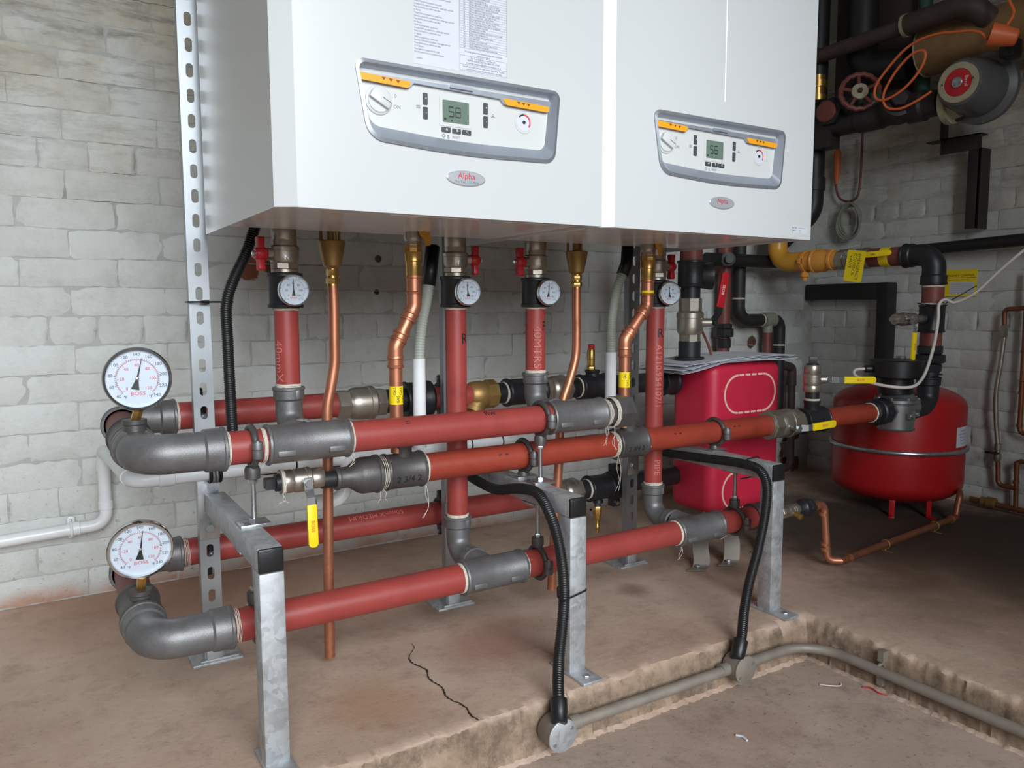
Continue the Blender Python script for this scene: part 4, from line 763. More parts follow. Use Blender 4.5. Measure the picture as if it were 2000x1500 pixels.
discharge(.226, 'copper discharge pipe with brass tundish under the left boiler', .02, spline([(.226, DY, .83), (.227, DY, .77), (.226, DY, .70), (.225, DY, .655), (.216, DY, .605), (.207, DY, .56), (.206, DY, .50), (.204, DY, .40), (.201, DY, .25), (.199, DY, .10), (.198, DY, .018)], 6))
discharge(.857, 'copper discharge pipe with brass tundish between the two boilers', .05, spline([(.857, DY, .83), (.857, DY, .76), (.858, DY, .70), (.855, DY, .645), (.838, DY, .59), (.816, DY, .535), (.808, DY, .48), (.805, DY, .40), (.795, DY, .25), (.786, DY, .12), (.782, DY, .052)], 6))
GY, GZ = .335, .430
def gas_drop(x, xb, lab, vl):
    t = thing('gas_pipe', lab, 'pipe', (xb, GY, GZ), 'copper gas pipes'); k1 = V(x, GY, .775); k2 = V(xb, GY, .690); 
    MB().tube(fillet([(x, GY, .85), k1, k2, (xb, GY, .47)], .022, 8), .0140, 20).build('pipe', m_copper, t)
    d = (k2 - k1).normalized(); m = MB()
    def ringed(p, q, r=.0158): 
        p = V(p); q = V(q); l = (q - p).length; m.lathe(p, q - p, [(0, .0142), (0, r + .0016), (.004, r + .0022), (.006, r), (l - .006, r), (l - .004, r + .0022), (l, r + .0016), (l, .0142)], 22)
    ringed((x, GY, .800), (x, GY, .838)); ringed(k1 + d * .014, k1 + d * .034); ringed(k2 - d * .034, k2 - d * .014); ringed((xb, GY, .648), (xb, GY, .672)); m.tube(fillet([V(x, GY, .80), k1, k1 + d * .02], .022, 8), .0158, 20); m.tube(fillet([k2 - d * .02, k2, V(xb, GY, .665)], .022, 8), .0158, 20); m.build('press_bend', m_copper, t)
    MB().lathe((x, GY, .836), ZA, [(0, .0155), (.004, .0168), (.030, .0168), (.032, .0185), (.050, .0185), (.052, .017)], 22).hexa((x, GY, .886), (x, GY, .900), .0190, 8).build('union', m_brass, t)
    MB().lathe((xb, GY, .572), ZA, [(0, .0142), (0, .0146), (.038, .0146), (.038, .0142)], 24).build('gas_label', m_yellow, t, label='yellow GAS identification band')
    p = MB()
    for a, z in ((-.55, .600), (-.1, .583), (.32, .600), (.75, .583)): p.wraptext('GAS', .0085, (xb, GY, z), ZA, (-.0 + math.sin(a), -math.cos(a), 0), .0148)
    p.build('gas_lettering', m_ink, t)
    MB().lathe((x, GY, .800), ZA, [(0, .0160), (0, .0163), (.012, .0163), (.012, .016)], 20).build('yellow_tag', m_yellow, t) if xb > .6 else None
    v, b = ball_valve('gas_cock', vl, 'valve', (x, GY, .898), ZA, [('oct', 0, .012, .0175), ('ball', .010, .040, .0195), ('ring', .038, .060, .0165)], m_nickel, 'gas cocks with yellow handles')
    M = frame((x + .010, GY - .024, .932), V(.95, .32, 0), ZA); MB().prism(rr([(-.014, .006), (-.004, -.014), (.004, -.018), (.010, -.032), (.021, -.032), (.021, -.018), (.018, .004), (.006, .015)], [.004, .004, .004, .003, .003, .004, .006, .006], 4), -.003, .004, M).build('handle', m_yelpaint, v, bevel=.001); MB().lathe((x + .010, GY - .030, .932), -YA, [(-.012, .006), (.002, .006), (.004, .004)], 12).build('handle_screw', m_chrome, v)
gas_drop(.369, .325, 'bent copper gas pipe under the left boiler', 'gas cock with yellow lever under the left boiler'); gas_drop(1.012, .940, 'bent copper gas pipe under the right boiler', 'gas cock with yellow lever under the right boiler')

# ------------------------------------------------------------------ gas header
H3 = thing('gas_header_pipe', 'orange-red gas header pipe running behind the upper front header', 'pipe', (.9, GY, GZ))
pipe(H3, (.365, GY, GZ), (.925, GY, GZ), .0302, m_gaspipe); pipe(H3, (.985, GY, GZ), (1.49, GY, GZ), .0302, m_gaspipe); pipe(H3, (1.72, GY, GZ), (1.985, GY, GZ), .0302, m_gaspipe)
tee(H3, (.337, GY, GZ), XA, .086, .0368, ZA, .058, .0195, m_irond, False); tee(H3, (.954, GY, GZ), XA, .090, .0368, ZA, .058, .0195, m_irond, False)
lt = MB(); lt.wraptext('2 3/4 2', .020, (.337, GY, GZ), XA, (0, -1, -.35), .0372); lt.wraptext('2 3/4 2', .018, (.954, GY, GZ), XA, (0, -1, -.3), .0372); lt.build('cast_size', m_black, H3)
MB().lathe((.188, GY, GZ), XA, [(0, .018), (0, .0225), (.002, .024), (.007, .024), (.009, .0215), (.028, .0215), (.048, .0350), (.056, .0375), (.084, .0375), (.086, .0400), (.092, .0400), (.094, .036)], 28).build('reducer', m_irond, H3)
hemp(H3, (.281, GY, GZ), XA, .0335, 71, .03, .016); hemp(H3, (.381, GY, GZ), XA, .0302, 72, .08, .006); hemp(H3, (.908, GY, GZ), -XA, .0310, 73, .09, .010); hemp(H3, (.999, GY, GZ), XA, .0302, 74)
pipe(H3, (.160, GY, GZ), (.195, GY, GZ), .0170, m_black, 'nipple')
for x0 in (.57, 1.10, 1.32): mk = MB(); mk.wraptext('- -', .030, (x0, GY, GZ), XA, (0, -.8, .5), .0302); mk.build('marker_writing', m_ink, H3)
pipe(H3, (1.595, GY, GZ), (1.63, GY, GZ), .0290, m_black, 'nipple'); tee(H3, (1.672, GY, GZ), XA, .100, .0370, ZA, .060, .0225, m_black, False); pipe(H3, (1.672, GY, .485), (1.672, GY, .522), .0200, m_black, 'nipple'); hemp(H3, (1.672, GY, .490), ZA, .0205, 76)
MB().hexa((1.965, GY, GZ), (1.992, GY, GZ), .0400, 8).lathe((1.990, GY, GZ), XA, [(0, .040), (.004, .044), (.020, .044), (.024, .040)], 28).hexa((2.012, GY, GZ), (2.040, GY, GZ), .0440, 8).build('union', m_black, H3); hemp(H3, (1.963, GY, GZ), -XA, .0302, 77)
t, b = ball_valve('end_valve', 'nickel ball valve with yellow handle hanging down at the gas header end', 'valve', (.078, GY, .436), XA, [('oct', 0, .026, .0225), ('ball', .024, .062, .0235), ('oct', .060, .086, .0205)], m_nickel)
MB().lathe((.082, GY, .436), -XA, [(0, .017), (.012, .017), (.014, .012)], 20).hexa((.070, GY, .436), (.050, GY, .436), .0145, 4, math.pi / 4).build('plug', m_black, t); hemp(t, (.080, GY, .436), XA, .0235, 78, .02)
lever(t, (.124, GY - .036, .436), -YA, V(.02, 0, -1), XA, .040, .124, .019)
t, b = ball_valve('inline_valve', 'large nickel ball valve with long yellow handle in front of the crimson casing', 'valve', (1.468, GY, GZ), XA, [('ring', 0, .006, .034), ('oct', .004, .040, .0415), ('ball', .038, .105, .0405), ('oct', .100, .140, .0370)], m_nickel)
lever(t, (1.532, GY - .062, .424), -YA, V(1, 0, .03), ZA, .048, .150, .021)
t, b = ball_valve('test_valve', 'upright nickel ball valve with yellow handle pointing right, beside the crimson casing', 'valve', (1.669, GY, .515), ZA, [('oct', 0, .022, .0245), ('ball', .020, .056, .0260), ('oct', .054, .082, .0235)], m_nickel)
MB().lathe((1.669, GY, .594), ZA, [(0, .018), (.006, .018), (.008, .014)], 20).hexa((1.669, GY, .600), (1.669, GY, .622), .0150, 4).build('plug', m_black, t)
MB().lathe((1.669, GY, .553), V(.75, -.66, 0), [(.02, .012), (.040, .011)], 16).build('stem', m_nickel, t); lever(t, V(1.669, GY, .553) + V(.75, -.66, 0) * .045, V(-.36, -.93, 0), V(.93, -.36, -.02), ZA, .045, .150, .020)

# gas solenoid valve, riser, emergency valve
t = thing('solenoid_valve', 'cast aluminium gas solenoid valve with black coil in front of the red vessel', 'valve', (2.155, GY, .36)); sx = 2.108
MB().lathe((sx, GY, .362), ZA, [(0, .050), (.002, .056), (.006, .058), (.008, .054), (.090, .058), (.094, .070), (.104, .070), (.106, .064), (.118, .050), (.126, .047)], 36).build('body', m_alu, t)
for k in range(8): a = k * math.pi / 4 + .3; MB().hexa((sx + .064 * math.cos(a), GY + .064 * math.sin(a), .464), (sx + .064 * math.cos(a), GY + .064 * math.sin(a), .474), .0055).build('bonnet_bolt', m_zinc, t)
MB().lathe((sx - .050, GY, GZ), -XA, [(0, .038), (.018, .040), (.020, .036)], 8).build('port', m_alu, t); MB().lathe((sx + .050, GY, GZ), XA, [(0, .038), (.026, .040), (.028, .036)], 8).build('port', m_alu, t)
MB().box(sx - .030, sx - .008, GY - .066, GY - .050, .405, .425).build('test_point', m_alu, t, bevel=.003); MB().hexa((sx - .019, GY - .064, .415), (sx - .019, GY - .074, .415), .008).build('test_nipple', m_zinc, t); MB().hexa((sx + .025, GY - .052, .418), (sx + .025, GY - .062, .418), .007).build('test_nipple', m_zinc, t)
MB().lathe((sx - .012, GY, .486), ZA, [(0, .054), (.052, .054), (.052, .080), (.056, .084), (.106, .084), (.110, .080)], 36).build('coil', m_blackp, t); MB().hexa((sx + .012, GY, .594), (sx + .012, GY, .607), .017).build('coil_nut', m_zinc, t)
MB().lathe((sx - .076, GY + .040, .566), V(-.86, .5, 0), [(0, .012), (.026, .012), (.030, .009)], 16).build('cable_gland', m_blackp, t)
RX = 2.287
RI = thing('gas_riser_pipe', 'gas riser of black fittings and dark red pipe above the solenoid valve', 'pipe', (RX, GY, GZ))
elbow(RI, (sx + .075, GY, GZ), (RX, GY, GZ), (RX, GY, .530), .045, .0345, m_black, 'bottom_elbow', .026); MB().lathe((RX, GY, .528), ZA, [(0, .030), (.010, .030), (.010, .042), (.013, .042), (.013, .033), (.03, .033)], 28).build('union_tail', m_black, RI); MB().hexa((RX, GY, .548), (RX, GY, .575), .040, 8).hexa((RX, GY, .578), (RX, GY, .606), .050, 8).hexa((RX, GY, .608), (RX, GY, .636), .041, 8).build('union', m_black, RI)
pipe(RI, (RX, GY, .63), (RX, GY, .69), .0345, m_dullpipe); tee(RI, (RX, GY, .728), ZA, .092, .0400, -XA, .062, .0170, m_black, False); pipe(RI, (RX, GY, .77), (RX, GY, .845), .0345, m_dullpipe); hemp(RI, (RX, GY, .775), ZA, .0345, 81); hemp(RI, (RX, GY, .834), ZA, .0345, 82)
elbow(RI, (RX, GY, .842), (RX, GY, .944), (RX, GY + .105, .944), .062, .0370, m_black, 'top_elbow', .030); pipe(RI, (RX, GY + .10, .944), (RX, .575, .944), .0335, m_dullpipe); MB().lathe((RX, .487, .944), YA, [(0, .034), (0, .0345), (.035, .0345), (.035, .034)], 28).build('identification_band', m_yellow, RI)
t, b = ball_valve('riser_valve', 'small nickel valve with hanging yellow handle on the gas riser', 'valve', (2.225, GY, .728), -XA, [('ring', 0, .045, .0135), ('oct', .040, .075, .0195), ('ball', .070, .115, .0215), ('oct', .112, .150, .0185), ('ring', .15, .17, .008)], m_nickel); lever(t, (2.115, GY - .034, .730), -YA, V(-.06, 0, -1), XA, .045, .135, .018)
t, b = ball_valve('emergency_valve', 'nickel emergency gas valve with yellow lever between yellow pipe and black elbow', 'valve', (RX, .570, .944), YA, [('oct', 0, .03, .037), ('ball', .028, .098, .0375), ('oct', .096, .130, .036)], m_nickel); lever(t, (RX - .046, .640, .948), -XA, V(-.0, -1, .04), ZA, .04, .185, .020, text=None); MB().text('GAS', .011, frame((RX - .066, .520, .952), -YA, ZA)).build('grip_lettering', m_ink, t)
t = thing('valve_tag', 'yellow EMERGENCY CONTROL VALVE tag hanging from the gas valve', 'tag', (RX - .062, .590, .86)); Mt = frame((RX - .062, .650, .912), V(.0, -.97, .16), V(0, .16, .97)); Mt = frame((RX - .072, .585, .914), -YA, ZA) @ Matrix.Rotation(math.radians(-8), 4, 'Z')
MB().plate([rect(-.036, .036, -.056, .056, .006)], -.0006, .0006, Mt).build('card', m_yellow, t); MB().text('EMERGENCY', .0165, Mt @ Matrix.Translation((.013, -.002, .0008)) @ Matrix.Rotation(-math.pi / 2, 4, 'Z')).text('CONTROL', .0165, Mt @ Matrix.Translation((-.003, .006, .0008)) @ Matrix.Rotation(-math.pi / 2, 4, 'Z')).text('VALVE', .0165, Mt @ Matrix.Translation((-.019, .014, .0008)) @ Matrix.Rotation(-math.pi / 2, 4, 'Z')).build('lettering', m_ink, t); MB().tube(spline([Mt @ V(.01, .05, 0), (RX - .045, .62, .985), (RX - .03, .60, .99)], 5), .001, 5).build('string', m_hemp, t)
t = thing('yellow_gas_pipe', 'yellow painted gas pipe rising behind the right boiler', 'pipe', (RX, .85, .92)); yb = .985
MB().tube(fillet([(RX, .855, .946), (RX, yb, .946), (RX, yb, 1.30)], .062, 10), .0375, 24).lathe((RX, yb, 1.035), ZA, [(0, .0375), (.002, .041), (.008, .041), (.01, .0375)], 24).build('elbow', m_yelpaint, t)
m = MB(); m.lathe((RX, .700, .945), YA, [(0, .036), (.018, .036), (.020, .040), (.03, .040), (.034, .036), (.045, .036), (.060, .043), (.095, .043), (.098, .046), (.104, .046), (.108, .039), (.165, .039)], 28); m.build('pipe', m_orgpaint, t)
MB().lathe((RX, .838, .945), YA, [(0, .040), (0, .0435), (.012, .0435), (.012, .040)], 28).box(RX - .050, RX - .036, .838, .850, .935, .955).build('band', m_orgpaint, t); MB().lathe((RX - .01, .842, .905), -ZA, [(0, .014), (.006, .014), (.006, .017), (.020, .017), (.022, .010), (.034, .010)], 8).build('band_screw', m_orgpaint, t)
wc = spline([(2.008, .389, .566), (1.975, .400, .563), (1.950, .385, .548), (1.945, .330, .530), (1.962, .262, .520), (2.02, .232, .520), (2.085, .238, .545), (2.145, .252, .600), (2.19, .264, .665), (2.222, .276, .730), (2.235, .283, .775), (2.262, .278, .792), (2.292, .263, .782), (2.302, .205, .812), (2.307, .135, .882), (2.317, .065, .948), (2.337, .0, 1.00)], 8)
solo(MB().tube(wc, .0050, 10), 'coil_cable', m_cabwh, 'white cable looping from the solenoid coil past the gas riser', 'cable', sharp=180)
t = thing('cable_tie', 'black cable tie with long tail on the gas riser', 'cable tie', (RX, GY, .775)); MB().tube([V(RX + .044 * math.cos(a), GY + .044 * math.sin(a), .776 + .004 * math.sin(a)) for a in [i * math.pi / 12 for i in range(24)]], .0018, 6, True).build('loop', m_blackp, t); MB().box(0, .105, -.0016, .0016, -.0006, .0006, frame((RX - .005, GY - .046, .778), V(.35, -.75, .55), ZA)).build('tail', m_blackp, t)

# ------------------------------------------------------------------ crimson casing, papers, valve above it
bx0, bx1, by0, by1, bz0, bz1 = 1.432, 1.752, .508, .690, .125, .598
t = thing('heat_exchanger_casing', 'crimson foam casing with cream dashed ovals on bent steel feet', 'heat exchanger', ((bx0 + bx1) / 2, (by0 + by1) / 2, 0))
MB().box(bx0, bx1, by0, by1, bz0, bz1).build('casing', m_box, t, bevel=.034, seg=6, sharp=60)
def dashed(cx, cz, hw, hh):
    R = hh; F2 = FRONT((0, by0, 0))
    def arcband(a0, a1, sx_): o = [(cx + sx_ * (hw - R) + R * math.cos(math.radians(a0 + (a1 - a0) * i / 14)), cz + R * math.sin(math.radians(a0 + (a1 - a0) * i / 14))) for i in range(15)]; n = [(cx + sx_ * (hw - R) + (R - .006) * math.cos(math.radians(a1 + (a0 - a1) * i / 14)), cz + (R - .006) * math.sin(math.radians(a1 + (a0 - a1) * i / 14))) for i in range(15)]; return o + n
    for a0, a1, s in ((-90, 90, 1), (90, 270, -1)): MB().plate([arcband(a0, a1, s)], -.001, .0012, F2).build('cream_arc', m_cream, t)
    L = 2 * (hw - R); n = 4
    for s in (-1, 1):
        for k in range(n):
            c0 = cx - L / 2 + L * (k + .5) / n; MB().plate([rect(c0 - L / n * .38, c0 + L / n * .38, cz + s * (R - .003) - .003, cz + s * (R - .003) + .003, .001, 2)], -.001, .0012, F2).build('cream_dash', m_cream, t)
dashed(1.600, .500, .118, .062); dashed(1.600, .195, .118, .062)
MB().box(1.5988, 1.6002, by0 - .0008, by0 + .002, bz0 + .04, bz1 - .04).build('seam', m_box, t)
for fx, fy, tx, ty in ((1.325, .440, 1.455, .54), (1.435, .425, 1.485, .54), (1.62, .46, 1.60, .56)):
    pts = spline([(fx - .03, fy - .012, .003), (fx + .0, fy, .004), (fx + .012, fy + .006, .02), (fx + .03, fy + .03, .07), (tx - .02, ty - .02, .115), (tx + .02, ty, .135)], 6); m = MB(); sd = V(.6, -.35, 0).normalized(); vs = []; fs = []
    for p in pts: vs += [p - sd * .024, p + sd * .024, p - sd * .024 + V(0, 0, .005) + V(-.3, -.9, 0) * .003, p + sd * .024 + V(0, 0, .005) + V(-.3, -.9, 0) * .003]
    for i in range(len(pts) - 1):
        a = 4 * i; fs += [(a, a + 1, a + 5, a + 4), (a + 2, a + 6, a + 7, a + 3), (a, a + 4, a + 6, a + 2), (a + 1, a + 3, a + 7, a + 5)]
    fs += [(0, 2, 3, 1), (4 * len(pts) - 4, 4 * len(pts) - 3, 4 * len(pts) - 1, 4 * len(pts) - 2)]; f = m.raw(vs, fs).build('foot', m_conduit, t); MB().hexa((fx - .012, fy - .004, .006), (fx - .012, fy - .004, .016), .008).build('anchor_bolt', m_zinc, f)
t = thing('paper_stack', 'stack of white papers lying on the crimson casing', 'papers', (1.56, .60, bz1))
for k in range(7):
    rn = random.Random(k + 40); ox, oy = rn.uniform(-.014, .014), rn.uniform(-.012, .012); ro = rn.uniform(-.05, .05); vs = []; nx, ny = 14, 5; hz = bz1 + .002 + .0026 * k
    for j in range(ny + 1):
        for i in range(nx + 1):
            u, v = i / nx - .5, j / ny - .5; z = hz + .0012 * math.sin(u * 9 + k) * (1 + k * .2)
            if u < -.20: z -= (-.20 - u) * .10 * (1 - k * .10) + .001 * k
            x, y = u * .46, v * .21; vs.append((1.555 + ox + x * math.cos(ro) - y * math.sin(ro), .600 + oy + x * math.sin(ro) + y * math.cos(ro), z))
    fs = [(a * (nx + 1) + b, a * (nx + 1) + b + 1, (a + 1) * (nx + 1) + b + 1, (a + 1) * (nx + 1) + b) for a in range(ny) for b in range(nx)]
    nn = len(vs); vs2 = vs + [(a, b, c + .0013) for a, b, c in vs]; rim = [i for i in range(nx)] + [j * (nx + 1) + nx for j in range(ny)] + [ny * (nx + 1) + i for i in range(nx, 0, -1)] + [j * (nx + 1) for j in range(ny, 0, -1)]
    fs2 = fs + [tuple(i + nn for i in reversed(f)) for f in fs] + [(rim[i], rim[(i + 1) % len(rim)], rim[(i + 1) % len(rim)] + nn, rim[i] + nn) for i in range(len(rim))]
    MB().raw(vs2, fs2).build('sheet', m_paper, t)
vx, vy = 1.424, .600
t, b = ball_valve('lever_valve', 'big nickel ball valve with red lever above the crimson casing', 'valve', (vx, vy, .662), ZA, [('oct', 0, .026, .031), ('ball', .024, .096, .0400), ('oct', .094, .136, .034)], m_nickel); lever(t, (vx + .050, vy - .052, .724), V(-.1, -1, 0), V(.20, 0, .98), ZA, .045, .155, .026, m_red, 'BOSS', .014, m_black)
MB().lathe((vx, vy, .722), V(.72, -.70, 0), [(.03, .014), (.066, .013)], 16).build('stem', m_nickel, t)
t = thing('casing_inlet_pipe', 'black and dark red pipe stub rising above the red lever valve', 'pipe', (vx, vy, .62)); MB().lathe((vx, vy, .606), ZA, [(0, .044), (.006, .046), (.010, .044), (.012, .034), (.058, .034)], 28).build('bottom_nipple', m_black, t); pipe(t, (vx, vy, .795), (vx, vy, .836), .030, m_black, 'nipple'); m = MB(); bead(m, (vx, vy, .832), ZA, .080, .040, .003, .008); m.build('coupling', m_black, t); pipe(t, (vx, vy, .905), (vx, vy, 1.10), .0345, m_dullpipe); MB().lathe((vx + .040, vy - .01, .865), V(.8, -.6, 0), [(-.02, .035), (.022, .042), (.030, .042), (.032, .036)], 24).build('side_flange', m_blackp, t)

# ------------------------------------------------------------------ expansion vessel and floor copper
vx_, vy_, vr = 2.500, .570, .232
t = thing('expansion_vessel', 'squat dark red expansion vessel standing in the corner', 'expansion vessel', (vx_, vy_, 0))
prof = [(0, .02)] + [(.075 * (1 - math.cos(a)), vr * (.30 + .70 * math.sin(a))) for a in [i * math.pi / 16 for i in range(1, 9)]] + [(.36, vr)] + [(.36 + .075 * math.sin(a), vr * (.30 + .70 * math.cos(a))) for a in [i * math.pi / 16 for i in range(1, 9)]] + [(.437, .02)]
MB().lathe((vx_, vy_, .038), ZA, prof, 56).build('shell', m_vessel, t, sharp=60)
MB().tube([V(vx_ + (vr + .004) * math.cos(a), vy_ + (vr + .004) * math.sin(a), .245) for a in [i * 2 * math.pi / 64 for i in range(64)]], .0085, 10, True).build('clamp_band', m_zinc, t)
for a in (-2.62, -1.92, 1.0):
    p = V(vx_ + .185 * math.cos(a), vy_ + .185 * math.sin(a), 0); MB().box(-.010, .010, -.003, .003, 0, .075, Matrix.Translation(p) @ Matrix.Rotation(a + math.pi / 2, 4, 'Z')).box(-.010, .010, -.003, .03, 0, .005, Matrix.Translation(p) @ Matrix.Rotation(a - math.pi / 2, 4, 'Z')).build('foot', m_vessel, t, bevel=.001)
lb = MB(); vs = []; fs = []
for i in range(9):
    a = -1.62 + i * .44 / 8; vs += [(vx_ + (vr + .0006) * math.cos(a), vy_ + (vr + .0006) * math.sin(a), z) for z in (.262, .335)]
lb.raw(vs, [(2 * i, 2 * i + 2, 2 * i + 3, 2 * i + 1) for i in range(8)]); lb = lb.build('rating_label', m_paper, t)
p = MB()
for k, s in enumerate(('Expansion vessel', 'Max working pressure 6 bar', 'Max temperature 70', 'Volume 80 litres', 'Year  Serial no.')): p.wraptext(s, .0068, (vx_, vy_, .322 - .012 * k), ZA, (math.cos(-1.40), math.sin(-1.40), 0), vr + .0006, True)
p.build('print', m_greyink, lb)
t = thing('vessel_feed_pipe', 'copper pipe along the floor from the header drain to the red vessel', 'pipe', (1.9, .22, 0))
MB().tube(fillet([(1.600, .265, .190), (1.650, .265, .190), (1.655, .250, .022), (1.69, .222, .022)], [.022, .020], 8), .0112, 18).build('drop', m_copper, t)
pv = V(2.44, .300, .022); MB().tube(fillet([(1.68, .224, .022), pv, (2.47, .305, .10), (2.52, .335, .10)], [.02, .02], 8), .0112, 16).build('floor_run', m_copperd, t)
for p_, d in (((1.650, .265, .165), -ZA), ((1.652, .257, .075), -ZA), ((1.652, .257, .060), -ZA), ((1.72, .2275, .022), XA), ((1.612, .265, .19), XA), ((2.40, .2965, .022), XA)): MB().lathe(p_, d, [(0, .0118), (0, .0138), (.010, .0138), (.010, .0118)], 18).build('solder_ring', m_copper, t)
for cx, cy in ((1.945, .2505), (2.28, .2835)):
    q = MB(); q.tube([V(cx, cy + .014 * math.cos(a), .022 + .014 * math.sin(a)) for a in [i * math.pi / 8 for i in range(16)]], .0022, 6, True); q.cyl((cx, cy, .001), (cx, cy, .010), .003, 8); q.box(cx - .004, cx + .004, cy - .024, cy + .024, 0, .002); q.build('pipe_clip', m_brassd, t)
t, b = ball_valve('drain_valve', 'small nickel drain valve at the end of the lower header', 'valve', (1.425, .265, .192), XA, [('ring', 0, .03, .012), ('oct', .028, .055, .0185), ('ball', .053, .085, .017), ('oct', .083, .105, .0175)], m_nickel); MB().lathe((1.545, .265, .192), XA, [(-.02, .018), (0, .022), (.004, .026), (.02, .026), (.024, .022)], 20).hexa((1.567, .265, .192), (1.588, .265, .192), .026).build('union', m_black, t); MB().lathe((1.495, .265, .192), V(.25, -.9, -.35), [(.01, .007), (.030, .007), (.031, .009), (.040, .009)], 12).build('test_point', m_brass, t); MB().lathe((1.586, .265, .192), XA, [(0, .014), (.018, .014)], 16).build('copper_adaptor', m_brass, t)
t = thing('wall_copper_pipe', 'copper pipework low on the right wall beside the vessel', 'pipe', (2.72, .25, 0)); wx = 2.728
MB().tube(fillet([(wx, .245, .90), (wx, .242, .310), (wx, .16, .300)], .02, 8), .0085, 14).build('riser', m_copperd, t); MB().tube(fillet([(wx, .10, .205), (wx, .245, .205), (wx, .238, .012)], .016, 8), .0085, 14).build('low_leg', m_copperd, t); MB().tube(fillet([(wx, .245, .762), (wx, .318, .757), (wx, .315, .70)], .016, 8), .0085, 14).build('branch', m_copperd, t); MB().tube(fillet([(wx, .309, .19), (wx, .304, .105), (wx, .237, .102)], .018, 8), .0085, 14).build('link', m_copperd, t); MB().tube([(wx, .40, .030), (wx, .0, .020)], .0105, 14).build('floor_main', m_copperd, t); MB().lathe((wx, .36, .032), -YA, [(0, .012), (0, .016), (.02, .016), (.022, .020), (.05, .020), (.052, .014)], 18).build('union', m_brassd, t)
for z in (.60, .45, .33, .19, .12): MB().lathe((wx, .243, z), ZA, [(0, .009), (0, .0108), (.012, .0108), (.012, .009)], 14).build('solder_ring', m_copperd, t)
MB().box(wx, WX, .236, .248, .498, .502).tube([V(wx + .0105 * math.cos(a), .2425 + .0105 * math.sin(a), .50) for a in [i * math.pi / 6 for i in range(12)]], .003, 6, True).build('pipe_clip', m_brassd, t)
t = thing('filling_hose', 'braided silver filling hose with black tap on the right wall', 'hose', (wx, .31, .2)); hp = resample(spline([(wx, .314, .655), (wx - .004, .318, .56), (wx - .008, .326, .45), (wx - .004, .322, .34), (wx, .313, .255)], 10), .003); MB().tube(hp, [.0078 + .0006 * (i % 2) for i in range(len(hp))], 12).build('hose', m_nickel, t, sharp=180); MB().hexa((wx, .315, .655), (wx, .315, .70), .0125).cyl((wx, .3145, .64), (wx, .3145, .66), .0095).build('top_fitting', m_nickel, t); MB().lathe((wx, .312, .190), ZA, [(0, .010), (.010, .013), (.03, .013), (.032, .010), (.045, .010), (.047, .0125), (.068, .0125)], 14).build('tap', m_nickel, t); MB().box(wx - .03, wx - .008, .300, .345, .222, .229).build('tap_lever', m_blackp, t, bevel=.002)

# ------------------------------------------------------------------ white waste pipes, condensate hoses
def socket(mb, p, d, L, r): mb.lathe(p, d, [(0, r - .001), (0, r + .0016), (.001, r + .0024), (L - .001, r + .0024), (L, r + .0016), (L, r - .001)], 24)
WP = thing('waste_pipe', 'white plastic waste pipe crossing behind the headers and along the wall', 'pipe', (.2, .53, .43)); wr_ = .0158; wz = .430
MB().tube(fillet([(.88, .53, wz), (-.158, .53, wz), (-.170, 1.128, .400), (-.170, 1.136, .20), (-.80, 1.136, .172)], [.030, .026, .034], 10), wr_, 20).build('pipe', m_upvc, WP)
for a_, d_, l_ in (((-.112, .53, wz), XA, .030), ((.30, .53, wz), XA, .045), ((.47, .53, wz), XA, .03), ((-.1590, .585, .4272), YA, .03), ((-.170, 1.136, .345), ZA, .026), ((-.170, 1.136, .240), ZA, .022), ((-.232, 1.136, .1973), -XA, .024), ((.202, .515, .338), XA, .03)):
    m = MB(); socket(m, a_, d_, l_, wr_); m.build('socket', m_upvc, WP)
MB().tube(fillet([(.202, .515, .338), (.272, .515, .338), (.285, .525, .43)], .036, 8), wr_, 20).build('trap_bend', m_upvc, WP); 
for x in (.165, .605, .695): MB().tube([V(x, .53 + (wr_ + .001) * math.cos(a), wz + (wr_ + .001) * math.sin(a)) for a in [i * math.pi / 10 for i in range(20)]], .0018, 6, True).build('cable_tie', m_blackp, WP)
t = thing('waste_clip', 'white plastic saddle clip holding the waste pipe to the wall', 'pipe clip', (-.252, 1.136, .19)); MB().tube([V(-.252, 1.136 + (wr_ + .002) * math.cos(a), .196 + (wr_ + .002) * math.sin(a)) for a in [i * math.pi / 10 for i in range(20)]], .0040, 8, True).build('band', m_upvc, t)
for s, h in ((1, .032), (-1, .026)): MB().prism(rr([(-.009, .012), (.009, .012), (.009, h), (-.009, h)], [.001, .001, .007, .007], 4), -.004, .004, frame((-.252, 1.152, .196), XA, ZA * s)).build('ear', m_upvc, t, bevel=.001)
MB().lathe((-.252, 1.147, .219), -YA, [(0, .004), (.002, .004)], 12).build('screw', m_chrome, t)
t = thing('strut_pipe_clip', 'rubber lined steel clip holding the white pipe to the left upright', 'pipe clip', (-.008, .55, wz))
for dx, r_, mm, nm in ((-.0105, .0195, m_blackp, 'rubber_lip'), (-.004, .0200, m_zinc, 'steel_band'), (.003, .0200, m_zinc, 'steel_band'), (.010, .0195, m_blackp, 'rubber_lip')): MB().tube([V(-.004 + dx, .53 + r_ * math.cos(a), wz + r_ * math.sin(a)) for a in [i * math.pi / 10 for i in range(20)]], .0034, 8, True).build(nm, mm, t)
MB().hexa((.002, .565, .398), (.002, .553, .398), .008).box(-.012, .010, .556, .564, .385, .412).build('clamp_screw', m_zinc, t)
